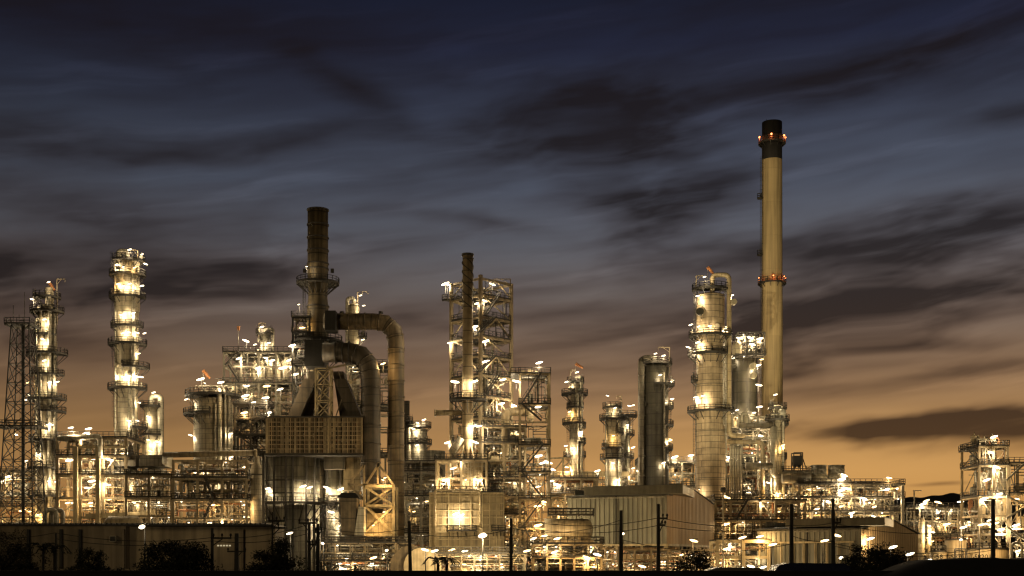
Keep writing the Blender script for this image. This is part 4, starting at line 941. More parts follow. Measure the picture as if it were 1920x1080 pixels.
# --- right tower
RT = structure('frame_tower', 'rightmost tall open steel tower with an overhanging top platform', 1836, 1889, 286, 11, [1040,1000,965,930,872,836], nx=2, ny=1, decks=(3,4,5), npipes=60, nequip=3, mat='steel_tan', cw=0.5, cat='steel tower', rmax=0.36, hz=.4, brace=.5)
deck(RT, X(1815,286), X(1836,286), 286, 292, Z(843,286)); b = MB(); b.bar((X(1816,286),286,Z(845,286)),(X(1836,286),286,Z(864,286)),.25); RT.part('strut', b, 'steel_dark')
equip(RT, X(1840,287), X(1884,287), 288, 294, Z(834,287), 3, 8); pipes(RT, X(1838,287), X(1880,287), 287, 293, Z(833,287), Z(821,287), 10, .08, .22)
drum(RT, X(1880,289), 291, Z(926,289)-7, 2.0, 14, 'jacket', True)
RT.reg(1826,805,1895,1060, lambda lx,ly: 286+rnd.uniform(-1.2,1.5))
RE = structure('pipe_bridge', 'railed steel bridge with diagonal trusses leaving the picture from the rightmost tower', 1893, 1960, 286, 6, [1030,990,925,868], nx=2, ny=1, decks=(2,3), npipes=26, nequip=2, mat='steel_tan', cw=0.4, cat='pipe bridge', brace=0.9)
b = MB(); b.bar((X(1890,284),285,Z(900,284)),(X(1925,284),285,Z(868,284)),.4); b.bar((X(1890,284),285,Z(986,284)),(X(1925,284),285,Z(1012,284)),.4); b.bar((X(1890,284),285,Z(972,284)),(X(1925,284),285,Z(950,284)),.4); b.bar((X(1890,284),285,Z(930,284)),(X(1925,284),285,Z(945,284)),.4)
RE.part('truss', b, 'pipe_pale')
t = Thing('arch_pipe', 'pale pipe arching beside the foot of the rightmost tower', 'pipe', X(1905,280), 280); b = MB(); b.tube(fillet([(X(1897,280),280,0),(X(1897,280),280,Z(1018,280)),(X(1916,280),280,Z(1018,280)),(X(1916,280),280,0)],1.1,6),.3,10); t.part('pipe', b, 'pipe_pale')
# --- cream storage tanks with their numbers
def text_on(T, body, px, py, Y, r, hgt, name='number'):
    cu = bpy.data.curves.new('t', 'FONT'); cu.body = body; cu.size = hgt; cu.align_x = 'CENTER'; cu.extrude = 0.015; cu.resolution_u = 2
    o = bpy.data.objects.new('t', cu); COL.objects.link(o); dg = bpy.context.evaluated_depsgraph_get()
    me = bpy.data.meshes.new_from_object(o.evaluated_get(dg)); bpy.data.objects.remove(o)
    cx = T.cx; a0 = (X(px,Y-r)-cx)/r
    for v in me.vertices:
        a = a0 + v.co.x/r; rr = r+0.05+v.co.z; z = v.co.y
        v.co = (rr*sin(a), -rr*cos(a), Z(py,Y-r)+z)
    me.name = name; me.materials.clear(); me.materials.append(MATS['letter_black'])
    q = bpy.data.objects.new(name, me); COL.objects.link(q); q.parent = T.e
for px, rp, top, txt, tpx, lb in ((1851,38,1029,'T-58201',1838,'wide cream storage tank lettered T-58201 below the rightmost tower'),(1792,19,1012,'T-5820',1790,'taller middle cream storage tank with lettering half hidden by pipes'),(1759,15,1034,'T-58',1756,'smallest cream storage tank at the left with lettering T-58')):
    Yc = 262.0; t = Thing('storage_tank', lb, 'tank', X(px,Yc), Yc, group='cream storage tanks'); r = rp*S(Yc); zt = Z(top,Yc)
    b = MB(); b.lathe(X(px,Yc),Yc,[(r,0),(r,zt),(0.05,zt+r*.12)],44); t.part('shell', b, 'tank_cream')
    b = MB(); b.arc(X(px,Yc),Yc,zt-.12,zt+.05,r-.1,r+.12,0,2*pi); t.part('rim', b, 'steel_dark')
    b = MB(); b.arcrail(X(px,Yc),Yc,zt+.05,r-.1,-pi,pi); t.part('railing', b, 'steel_dark')
    text_on(t, txt, tpx, 1048, Yc, r, 1.35)
t = Thing('pipe_loop', 'square loop of dark pipe standing between the two larger cream tanks', 'pipe', X(1800,255), 255)
for o_ in (0,3.2):
    b = MB(); b.tube(fillet([(X(1790+o_,255),255+o_*.2,0),(X(1790+o_,255),255+o_*.2,Z(1029+o_,255)),(X(1811-o_,255),255+o_*.2,Z(1029+o_,255)),(X(1811-o_,255),255+o_*.2,0)],.3,3),.13,8); t.part('pipe', b, 'steel_dark')
# --- horizontal drum by the warehouse
Yd = 231.0; t = Thing('horizontal_drum', 'big horizontal drum with domed end on steel legs before the corrugated warehouse', 'drum', X(1072,Yd), Yd)
x0, x1, zc, r = X(1022,Yd), X(1112,Yd), Z(993,Yd), 1.95
pts = [(x0,Yd,zc)]+[(x1-1.2+1.2*sin(k*pi/12),Yd,zc) for k in range(0,6)]; b = MB(); b.tube(pts,[r]+[r*max(.1,cos(k*pi/12)) for k in range(0,6)],28); t.part('shell', b, 'jacket')
b = MB()
for px in (1036,1062,1086,1104):
    for yy in (Yd-1.2,Yd+1.2): b.bar((X(px,Yd),yy,0),(X(px,Yd),yy,zc-1.3),.4)
b.bar((X(1030,Yd),Yd-1.25,zc-2.1),(X(1112,Yd),Yd-1.25,zc-2.1),.35); t.part('support', b, 'steel_tan')
deck(t, X(1028,Yd), X(1113,Yd), Yd-1.4, Yd+1.6, zc+r+.6)
DR = structure('pipe_rack', 'low front rack of pipes under the big horizontal drum', 1000, 1128, 222, 8, [1045,1020], nx=5, decks=(0,1), npipes=60, nequip=4, mat='steel_tan', cw=0.28, rmax=.28)
structure('pipe_rack', 'low front piping and handrails before the ribbed heater box', 770, 985, 246, 5, [1056,1038], nx=9, ny=1, decks=(1,), npipes=44, nequip=2, mat='steel_tan', cw=0.16, rmax=.2)
structure('pipe_rack', 'low tan pipework under the open base of the corrugated warehouse', 1128, 1345, 228, 5, [1048,1030], nx=7, ny=1, decks=(), npipes=56, nequip=2, mat='steel_tan', cw=0.24, rmax=.24)
# --- warehouses
def corrugated(b, p, q, z0, ztop, pitch=0.9, dep=0.12):
    """vertical ribs along p->q; ztop(f) gives the top of the sheet"""
    p, q = Vector(p), Vector(q); d = (q-p).normalized(); nrm = Vector((d.y,-d.x)); L = (q-p).length; n = max(2, int(L/pitch))
    row = []
    for i in range(n):
        for f, o in ((0.0,0),(0.55,0),(0.65,dep),(0.9,dep)): row.append(((i+f)/n, o))
    row.append((1.0,0)); s0 = len(b.v)
    for f, o in row:
        w = p+(q-p)*f+nrm*o; b.v += [(w.x,w.y,z0),(w.x,w.y,ztop(f))]
    for i in range(len(row)-1): b.face([s0+2*i, s0+2*i+2, s0+2*i+3, s0+2*i+1])
def warehouse(name, label, C0, ang, Lf, Wg, zb, ze, zr, e_end, l_band, wallm, gablem, post_n, zlow):
    """shed with a louvred roof monitor along the front that overhangs the gable corner"""
    c0 = Vector(C0); g = Vector((sin(R(ang)),cos(R(ang)))); f = Vector((-cos(R(ang)),sin(R(ang))))
    T = Thing(name, label, 'warehouse', c0.x, c0.y); cL = c0+f*Lf; cG = c0+g*Wg; P = lambda v, z: (v.x,v.y,z)
    top = lambda t: zr-.25 if .12 < t < .56 else (ze if t <= .12 else zr-.25+(ze-zr-.4)*(t-.56)/.44)
    b = MB(); corrugated(b, cL, c0, zb, lambda t: ze); T.part('front_wall', b, wallm)
    b = MB(); corrugated(b, c0, cG, zb, top, 0.9, 0.07); T.part('gable_wall', b, gablem)
    b = MB(); corrugated(b, cG, cG+f*Lf, zb, lambda t: ze-.4); corrugated(b, cG+f*Lf, cL, zb, lambda t: top(1-t)); T.part('rear_wall', b, wallm)
    # roof monitor: louvre band, eave soffit, flat top and rear slope
    k = len(range(6)); m0, m1 = c0-f*e_end-g*1.1, c0+f*l_band-g*1.1; b = MB()
    q0, q1 = m0+g*(Wg*.56+1.1), m1+g*(Wg*.56+1.1)
    b.hexa([P(m0,zlow),P(m1,zlow),P(q1+f*0,zlow),P(q0+f*e_end,zlow)],[P(m0,zr-.12),P(m1,zr-.12),P(q1,zr-.12),P(q0+f*e_end,zr-.12)])
    for i in range(7):
        z0 = zlow+(zr-zlow)*i/7; b.hexa([P(m0-g*.16,z0+.03),P(m1-g*.16,z0+.03),P(m1-g*.003,z0+.03),P(m0-g*.003,z0+.03)],[P(m0-g*.05,z0+.19),P(m1-g*.05,z0+.19),P(m1-g*.003,z0+.19),P(m0-g*.003,z0+.19)])
    T.part('roof_monitor', b, 'roof_band')
    b = MB(); b.hexa([P(m0-g*.3-f*.1,zr-.1),P(m1-g*.3,zr-.1),P(q1,zr-.1),P(q0+f*e_end-f*.1,zr-.1)],[P(m0-g*.3-f*.1,zr),P(m1-g*.3,zr),P(q1,zr),P(q0+f*e_end-f*.1,zr)])
    r0, r1 = c0+g*(Wg*.56)-f*.2, cL+g*(Wg*.56); s0, s1 = cG+g*.6-f*.2, cG+f*Lf+g*.6
    b.hexa([P(r0,zr-.22),P(r1,zr-.22),P(s1,ze-.42),P(s0,ze-.42)],[P(r0,zr-.11),P(r1,zr-.11),P(s1,ze-.3),P(s0,ze-.3)])
    p0, p1 = c0-g*.5-f*.2, cL-g*.5+f*.4; u0, u1 = c0+g*5-f*0.0, cL+g*5
    b.hexa([P(p0,ze),P(p1,ze),P(u1,ze+.5),P(u0,ze+.5)],[P(p0,ze+.18),P(p1,ze+.18),P(u1,ze+.68),P(u0,ze+.68)]); T.part('roof', b, 'roof_sheet')
    b = MB(); o = -g*.25
    b.bar(P(c0+o,zb),P(c0+o,ze),.3); b.bar(P(c0+o+f*.9,zb),P(c0+o+f*.9,ze),.14); b.bar(P(c0+o,ze-.3),P(cL+o,ze-.3),.22); T.part('trim', b, 'steel_grey')
    b = MB(); m = c0.lerp(cL,.5); b.bar(P(m+o*.8,zb),P(m+o*.8,ze),.2); T.part('downpipe', b, 'steel_dark')
    if zb > 1:
        for i in range(post_n+1):
            b = MB(); w = c0.lerp(cL,i/post_n)+g*.2; b.bar(P(w,0),P(w,zb),.45); T.part('leg', b, 'heater_rib')
            if i: b = MB(); w = c0.lerp(cG,i/post_n)+f*.2; b.bar(P(w,0),P(w,zb),.45); T.part('leg', b, 'heater_rib')
        b = MB(); b.bar(P(c0,zb-.22),P(cL,zb-.22),.4); b.bar(P(c0,zb-.22),P(cG,zb-.22),.4)
        for i in range(0,post_n,2):
            wa, wb = c0.lerp(cL,(i+.05)/post_n), c0.lerp(cL,(i+.95)/post_n); b.bar(P(wa,zb-.5),P(wb,.5),.22)
        T.part('floor_beam', b, 'heater_rib')
        b = MB(); corrugated(b, cL+g*7, c0+g*7, 0, lambda t: zb-.6); T.part('inner_wall', b, 'clad_orange')
    else:
        for i in range(9):
            b = MB(); w = c0.lerp(cL,.08+i/9)-g*.5; b.bar(P(w,0),P(w,ze-2.4),.35); T.part('pilaster', b, 'heater_rib')
        b = MB(); b.bar(P(c0.lerp(cL,.05)-g*.5,ze-2.2),P(cL-g*.5,ze-2.2),.3); T.part('rail_beam', b, 'heater_rib')
    return T
WH1 = warehouse('warehouse', 'tall corrugated warehouse raised on open legs with an orange lit gable', (28.4,235.0), 25, 19.6, 31.0, 6.0, 14.9, 16.8, 3.4, 15.8, 'clad_grey', 'clad_orange', 4, 15.15)
WH2 = warehouse('warehouse', 'low corrugated warehouse with a louvred roof band and bright gable behind the right tree', (58.6,215.0), 40, 19.5, 24.0, 0.0, 8.25, 10.1, 4.7, 13.4, 'clad_grey', 'clad_orange', 4, 8.75)
# ================================================================== FOREGROUND
Y = 150.0
T = Thing('warehouse', 'long dim flat roofed warehouse behind the dark trees at the left', 'warehouse', X(255,Y), Y+12)
zt = Z(986,Y); xa, xb, xm = X(-60,Y), X(512,Y), X(236,Y)
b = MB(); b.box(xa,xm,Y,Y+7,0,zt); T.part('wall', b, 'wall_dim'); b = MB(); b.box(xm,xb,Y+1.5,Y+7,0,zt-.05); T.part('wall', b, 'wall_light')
b = MB(); b.box(xa,xb+.2,Y-.25,Y+7.2,zt,zt+.18)
k = int((xb-xa)/.6)
for i in range(k): b.box(xa+i*.6,xa+i*.6+.22,Y-.26,Y+7,zt+.18,zt+.33)
T.part('roof', b, 'steel_black')
for px in (54,115,151,232,450): 
    b = MB(); yy = Y-.15 if px < 240 else Y+1.3; b.box(X(px,Y)-.14,X(px,Y)+.14,yy-.14,yy+.14,0,zt-.4); T.part('downpipe', b, 'wall_dim' if px > 200 else 'steel_black')
b = MB(); b.box(X(210,Y),X(221,Y),Y-.9,Y-.02,Z(1016,Y),Z(1005,Y)); ac = T.part('air_conditioner', b, 'steel_grey')
b = MB(); b.box(X(211,Y),X(220,Y),Y-.93,Y-.9,Z(1015,Y),Z(1006,Y)); T.part('grille', b, 'steel_black', ac)
for i in range(5):
    b = MB(); xx = X(402+i*5.5,Y); b.box(xx,xx+.22,Y+1.42,Y+1.5,Z(1024,Y),Z(1021.5,Y)); T.part('window', b, 'window_lit')
b = MB(); b.bar((xa,Y-.3,Z(1068,Y)),(xb,Y-.3,Z(1068,Y)),.15); T.part('gutter', b, 'wall_dim')
# boundary wall and earth bank
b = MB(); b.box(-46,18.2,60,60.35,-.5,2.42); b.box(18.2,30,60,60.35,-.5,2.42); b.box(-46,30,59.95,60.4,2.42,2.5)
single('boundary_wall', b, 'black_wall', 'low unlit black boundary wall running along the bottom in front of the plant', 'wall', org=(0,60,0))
b = MB(); n = 46
prof = lambda x: 3.06 if x > 19.6 else (2.2+0.86*max(0,(x-17.0)/2.6) if x > 17 else 2.2*max(0,(x-14.0)/3.0))
for i in range(n+1):
    x = 14+30*i/n; h = prof(x)+.05*sin(x*2.1)*(h_ if (h_:=min(1,prof(x)/3)) else 0)
    for y, f in ((54.5,0),(56.5,.75),(58,1),(62,1),(66,.4),(69,0)): b.v.append((x,y,-.2+(h+.2)*f if f else -.3))
for i in range(n):
    for j in range(5): b.face([i*6+j,(i+1)*6+j,(i+1)*6+j+1,i*6+j+1], True)
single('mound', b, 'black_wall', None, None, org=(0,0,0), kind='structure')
# vans behind the wall
def van(label, x, y, mat, L=4.9, h=2.72):
    T = Thing('parked_van', label, 'van', x, y); w = .95
    outline = [(-L/2,.45),(L/2,.45),(L/2,1.3),(L/2-.1,h-.2),(L/2-.35,h-.03),(-L/2+2.0,h),(-L/2+1.45,h-.12),(-L/2+.75,1.55),(-L/2+.1,1.25)]
    b = MB(); n = len(outline)
    for s_ in (-1,1):
        for px, pz in outline: b.v.append((x+px,y+s_*(w-(.12 if pz > 2 else 0)),pz))
    b.face(list(range(n))); b.face([n+i for i in range(n)][::-1])
    for i in range(n): j = (i+1)%n; b.face([i,i+n,j+n,j])
    T.part('body', b, mat)
    b = MB()
    b.box(x-L/2+1.5,x-L/2+2.5,y-w-.02+.1,y-w+.14,1.6,2.3); T.part('window', b, 'glass_dark')
    for px in (-L/2+.95,L/2-.95):
        for s_ in (-1,1):
            b = MB(); b.tube([(x+px,y+s_*(w-.22),.34),(x+px,y+s_*(w+.02),.34)],.34,18); t = T.part('wheel', b, 'rubber')
            b = MB(); b.tube([(x+px,y+s_*(w+.021),.34),(x+px,y+s_*(w+.04),.34)],.2,12); T.part('rim', b, 'steel_grey', t)
    return T
van('dark blue van roof showing above wall behind the two right poles', X(1545,57), 62.5, 'car_blue', 5.0, 2.86)
van('grey van roof barely showing above the wall beside the bushy tree', X(1402,57)-.3, 62.5, 'car_silver', 4.2, 2.66)
# utility poles
def pole(px, top, Y, w, label, arms=(), lean=0.0, boxes=(), name='utility_pole'):
    x, zt = X(px,Y), Z(top,Y); T = Thing(name, label, 'utility pole', x, Y); b = MB()
    xt = x+lean; h = w/2
    b.hexa([(x-h*1.15,Y-h,0),(x+h*1.15,Y-h,0),(x+h*1.15,Y+h,0),(x-h*1.15,Y+h,0)],[(xt-h*.75,Y-h*.7,zt),(xt+h*.75,Y-h*.7,zt),(xt+h*.75,Y+h*.7,zt),(xt-h*.75,Y+h*.7,zt)]); T.part('shaft', b, 'pole_dark')
    for py, a, c in arms:
        z = Z(py,Y); b = MB(); b.bar((X(a,Y),Y-.16,z),(X(c,Y),Y-.16,z),.11); b.bar((X(c if abs(c-px)>abs(a-px) else a,Y)*.6+x*.4,Y-.16,z),(x,Y-.16,z-.5),.06); m = T.part('crossarm', b, 'pole_dark')
        b = MB()
        for f in (0.04,.5,.96):
            xx = X(a+(c-a)*f,Y); b.tube([(xx,Y-.16,z+.05),(xx,Y-.16,z+.14),(xx,Y-.16,z+.16),(xx,Y-.16,z+.28)],[.03,.05,.08,.05],8)
        T.part('insulator', b, 'steel_black', m)
    for py, a, c in boxes:
        b = MB(); b.box(X(a,Y),X(c,Y),Y-.25,Y-.1,Z(py+6,Y),Z(py,Y)); T.part('bracket_box', b, 'steel_black')
    return T
YP = 78.0
pole(1164.5,957,YP,.235,'plain thick dark pole before the corrugated wall with a lamp behind it')
pole(1234.5,945,YP,.215,'dark pole with two square side brackets near the warehouse corner', arms=((972,1234,1251),(985,1234,1247)))
pole(1484,945,YP,.235,'thick black pole in front of the dark blue van')
pole(1562,935,YP,.22,'black pole with one square bracket beside the spreading right tree', arms=((980,1562,1575),))
pole(1862,935,YP,.235,'black pole crossing the cream tank below the rightmost tower')
pole(771,977,YP,.22,'slightly leaning black pole right of the flue ducts', lean=-.12)
pole(958.5,972,YP,.22,'black pole at the right edge of the ribbed heater box')
pole(398,990,YP,.19,'slim pole with a crossarm before the dim warehouse', arms=((1009,400,435),))
pole(444,1000,96.0,.35,'stub concrete pole at the end of the dim warehouse', arms=((1034,427,462),))
pole(580,980,YP,.19,'pole with two crossarms below the big ribbed tank', arms=((981,561,596),(1021,578,594)))
pole(596,982,YP+2,.22,'thicker plain pole just right of the double crossarm pole', arms=((998,592,604),))
pole(511,960,YP+3,.12,'thin pole with drooping insulators in front of the grey ribbed tank', arms=((977,504,535),(990,510,536)))
pole(105,1000,100.0,.18,'short pole with a tiny lamp before the dim warehouse')
def wire(p, q, Y, sag, label, Y2=None):
    a, c = Vector((X(p[0],Y),Y-.16,Z(p[1],Y))), Vector((X(q[0],Y2 or Y),(Y2 or Y)-.16,Z(q[1],Y2 or Y))); b = MB()
    b.tube([a.lerp(c,i/14)-Vector((0,0,sag*4*(i/14)*(1-i/14))) for i in range(15)],.02,5)
    single('power_line', b, 'steel_black', label, 'power line', 'power lines between the roadside poles', org=tuple(a))
WL = 'thin black power line sagging between the roadside poles in front of the refinery'
for p, q, sg in (((1000,979),(1235,971),.35),((1000,992),(1235,985),.35),((1235,971),(1484,985),.3),((1235,985),(1484,990),.3),((1164,1012),(1484,1020),.6),((1484,985),(1562,980),.1),((1562,981),(1862,990),.5),((1484,1005),(1562,1015),.15),((1562,1019),(1862,1026),.5),((1562,1024),(1862,1031),.5),((771,999),(958,992),.35),((398,1008),(580,983),.3),((398,1014),(580,1000),.3),((398,1008),(105,999),.35),((398,1014),(105,1010),.35),((105,999),(-40,1006),.2),((580,983),(771,990),.4),((958,990),(1164,975),.5)):
    wire(p, q, YP, sg, WL)
# street lamps: free standing lamp posts of the plant road
def street(px, py, Y, kind, label, sc=1.0, cat='street lamp', mat='steel_black'):
    x, z = X(px,Y), Z(py,Y); T = Thing('street_lamp', label, cat, x, Y+1.1); b = MB()
    b.tube([(x,Y+1.1,0),(x,Y+1.1,z-.6),(x,Y+1.05,z+.25),(x,Y+.1,z+.33)],[.12,.08,.07,.06],8); T.part('post', b, mat)
    b = MB(); b.box(x-.7,x+.7,Y-.25,Y+.25,z+.26,z+.36); m = T.part('lamp_head', b, mat)
    o = bpy.data.objects.new('bulb', BULB[kind]); COL.objects.link(o); o.parent = m
    light_at(m, kind, (0,-1.4,z-.7), sc*(.2 if 1380 < px < 1580 else .9 if px == 1632 else 1.3 if px == 1301 else 1.2 if px < 610 and px > 500 else 2.6 if (px > 1800 and kind != 's') or px in (543,599,605) else .4 if kind != 'h' else 1)); o.location = (0,-1.1,z+.0); o.rotation_euler = (0,R(rnd.choice([-16,-12,14])),0); o.scale = (sc*.8,)*3
    return T
street(905,1004,236.0,'h','brightest star like floodlight in front of the ribbed heater box',.75)
street(266,988,140.0,'s','white post lamp rising above the dim warehouse end',1.2)
for px, py, Yl, k, lb in ((988,1033,230,'a','small starry lamp below the stair tower'),(1120,1040,205,'w','tilted lamp left of the plain thick dark pole'),(1167,1001,190,'s','small lamp peeping past the plain thick dark pole'),(1301,1014,212,'a','tilted lamp against the orange warehouse gable'),(1392,1008,212,'a','tiny round lamp above the yellow lit front rack'),(1363,1029,214,'a','tilted lamp left of the yellow lit front rack centre'),(1449,1021,205,'a','tilted lamp at the right end of the yellow lit rack'),(1546,1014,196,'a','tilted lamp between the two right poles'),(1569,1004,196,'a','lamp on a white post beside the black bracket pole'),(1674,1026,190,'w','tilted lamp above the right tree on the bright gable'),(1706,1039,190,'w','lower tilted lamp at the right foot of the bright gable'),(1632,1010,215.3,'w','added lamp hidden behind the right tree to flood the gable'),(797,1031,236,'w','left lamp of the pair by the fan scroll'),(815,1033,238,'w','right lamp of the pair by the fan scroll'),(725,1032,236,'s','small lamp in front of the braced tower'),(847,1031,250,'a','left lamp of two at the heater box foot'),(872,1033,262,'w','right lamp of two at the heater box foot'),(543,1000,262,'w','paired lamp glowing at the foot of the big ribbed tank'),(599,998,240,'s','small lamp on post right of the big ribbed tank'),(605,1019,240,'s','small tilted lamp low beside the big ribbed tank'),(700,1046,238,'a','low amber lamp by the braced tower base'),(1577,1046,180,'s','lamp glinting through the right tree'),(1740,1051,215,'w','lamp at the edge of the dark mound'),(1204,1062,215,'a','low lamp under the raised warehouse'),(1408,1062,216,'w','low lamp near ground in the yellow rack'),(1388,1066,216,'w','lowest lamp at left in the yellow rack'),(1430,1064,218,'w','low lamp at right in the yellow rack'),(1060,1062,236,'w','low lamp under the big horizontal drum'),(1802,1012,251,'s','round lamp above the middle cream tank'),(1806,989,252,'w','tilted lamp on a post above the middle cream tank'),(1840,984,251,'a','left lamp flanking the pole before the widest cream tank'),(1867,981,251,'a','right lamp flanking the pole before the widest cream tank')):  # the lamp hidden behind the right tree is added to light the gable
    street(px, py, float(Yl), k, lb)
# trees -------------------------------------------------------------
def leafmesh(b, c, r, n, size, spiky=0.0):
    for _ in range(n):
        u = Vector((rnd.gauss(0,1),rnd.gauss(0,1),rnd.gauss(0,1))).normalized()*r*rnd.random()**.5
        p = Vector(c)+Vector((u.x,u.y*.9,u.z*.75)); d = Vector((rnd.gauss(0,1),rnd.gauss(0,1),rnd.gauss(0,.7)+spiky)).normalized(); e = d.cross(Vector((rnd.random()-.5,rnd.random()-.5,rnd.random()))).normalized()
        L, W = size*rnd.uniform(.7,1.6), size*rnd.uniform(.25,.45); k = len(b.v)
        b.v += [tuple(p-d*L*.5),tuple(p+e*W*.5),tuple(p+d*L*.5),tuple(p-e*W*.5)]; b.face([k,k+1,k+2,k+3])
def tree(px, top, halfw, Y, label, nclump=40, leaves=120, size=.16, spiky=.2, name='tree', mat='foliage', trunk=True, low=None):
    x, zt, hw = X(px,Y), Z(top,Y), halfw*S(Y); T = Thing(name, label, 'tree' if name != 'bush' else 'bush', x, Y)
    zl = zt*.3 if low is None else low; b = MB()
    ht = zt*.55; b.tube([(x,Y,-.1),(x+.05,Y,ht*.5),(x-.04,Y,ht)],[.17,.13,.08],8)
    cl = MB(); tips = []
    for i in range(nclump):
        a = rnd.uniform(0,2*pi); f = rnd.random(); rr = 1.08*hw*sqrt(rnd.random()); zz = zl+(zt-zl)*(1-(rr/hw)**2*.5)*rnd.uniform(.3,1.0)
        p = (x+rr*cos(a),Y+rr*sin(a)*.8,zz-.15); tips.append(p)
        if i % 2 == 0: q = Vector((x,Y,ht*rnd.uniform(.4,1))); b.tube([q,q.lerp(Vector(p),.5)+Vector((0,0,.15)),p],[.055,.035,.012],5)
        leafmesh(cl, p, rnd.uniform(.3,.6)*hw/2.0+.15, leaves, size, spiky)
    T.part('trunk', b, 'bark'); T.part('crown', cl, mat)
tree(6,972,52,72,'black leafy tree filling the left bottom corner', 60, 130, .14, low=.8)
tree(70,1034,62,74,'low dark shrub mass right of the corner tree', 34, 110, .14, name='bush', low=.3)
tree(166,1018,36,108,'dim conifer shaped tree before the dim warehouse', 46, 110, .2, mat='foliage_dim', spiky=.6)
tree(205,1048,38,112,'dim low bush beside the conifer shaped tree', 26, 90, .2, mat='foliage_dim', name='bush', low=.3)
tree(330,1000,78,76,'broad feathery dark tree before the dim warehouse wall', 100, 150, .2, spiky=.7, low=.5)
tree(516,1006,54,78,'dark feathery tree before the big grey ribbed tank', 80, 150, .19, spiky=.6, low=.4)
tree(620,1046,38,76,'low dark bush between the poles and the braced tower', 30, 100, .13, name='bush', low=.6)
tree(672,1050,20,75,'small dark bush in front of the braced tower', 20, 90, .12, name='bush', low=.6)
tree(1300,1020,52,76,'dark airy tree with see through gaps before the orange gable', 70, 110, .17, spiky=0, low=.6)
tree(1645,1012,78,75,'wide black tree spreading in front of the bright gable', 110, 150, .2, spiky=.1, low=.6)
tree(1590,1032,22,75,'small leaning tree beside the black bracket pole', 24, 80, .13, spiky=0, low=1.0)
tree(1110,1056,26,76,'low bush under the horizontal drum', 22, 90, .12, name='bush', low=.8)
tree(935,1056,14,76,'tiny bush right of the brightest floodlight', 12, 80, .1, name='bush', low=.9)
def palm(px, top, Y, label, n=9, L=1.3, name='palm'):
    x, zt = X(px,Y), Z(top,Y); T = Thing(name, label, 'palm', x, Y); b = MB(); b.tube([(x,Y,0),(x+.05,Y,zt-.5)],[.12,.09],8); T.part('trunk', b, 'bark')
    b = MB()
    for i in range(n):
        a = 2*pi*i/n+rnd.uniform(-.2,.2); d = Vector((cos(a),sin(a)*.7,0)); prev = None
        for k in range(9):
            f = k/8; p = Vector((x,Y,zt-.5))+d*L*f+Vector((0,0,.5*sin(f*2.6)*L-f*f*.35*L))
            if prev is not None:
                b.bar(prev,p,.03)
                for s_ in (-1,1):
                    e = Vector((-d.y,d.x,0))*s_*.22+d*.14-Vector((0,0,.12)); k0 = len(b.v); b.v += [tuple(prev),tuple(prev+(p-prev)*.6),tuple(p+e),]; b.face([k0,k0+1,k0+2])
            prev = p
    T.part('crown', b, 'foliage')
palm(80,1020,90,'small dim palm in front of the dim warehouse', 11, 1.5); palm(101,1022,92,'second small dim palm near the thin lamp pole', 10, 1.3)
palm(820,1040,78,'drooping dark palm left of the heater box foot', 7, .95); palm(836,1042,80,'drooping dark palm right of its twin at the heater box foot', 7, .9)
# ground, road and hills
def ground():
    b = MB(); ys = [-60,20,50,64,120,240,400,900,2500,7000]; xs = [-6000,-900,-200,-60,-20,20,60,200,900,6000]
    for y in ys:
        for x in xs: b.v.append((x,y,0.0))
    n = len(xs)
    for j in range(len(ys)-1):
        for i in range(n-1): b.face([j*n+i,j*n+i+1,(j+1)*n+i+1,(j+1)*n+i])
    single('ground', b, 'asphalt', None, None, kind='structure')
ground()
b = MB(); b.box(-400,400,90,118,0.004,0.03); single('road', b, 'asphalt', None, None, kind='structure')
def hills(name, Y, keys, dep):
    b = MB(); n = 160; hs = lambda px: next((a[1]+(c[1]-a[1])*(px-a[0])/(c[0]-a[0]) for a, c in zip(keys, keys[1:]) if a[0] <= px <= c[0]), 1050)
    for i in range(n+1):
        px = keys[0][0]+(keys[-1][0]-keys[0][0])*i/n; h = max(0,(HZ-hs(px)+1.6*sin(px*.05)+1.1*sin(px*.17))/FOC*Y)
        for y, f in ((Y-dep,0),(Y-dep*.4,.7),(Y,1),(Y+dep,0)): b.v.append((X(px,Y),y,h*f-.5))
    for i in range(n):
        for j in range(3): b.face([i*4+j,(i+1)*4+j,(i+1)*4+j+1,i*4+j+1], True)
    single(name, b, 'hill_dark', None, None, kind='structure')
hills('hills', 2600.0, [(1300,1040),(1480,985),(1600,948),(1700,929),(1790,923),(1860,930),(1950,948),(2200,1000),(2400,1050)], 420)
hills('hills', 3400.0, [(-500,1050),(-200,1012),(60,996),(300,1004),(600,1012),(900,1010),(1200,1008),(1500,1010),(1700,1020),(1900,1050)], 420)
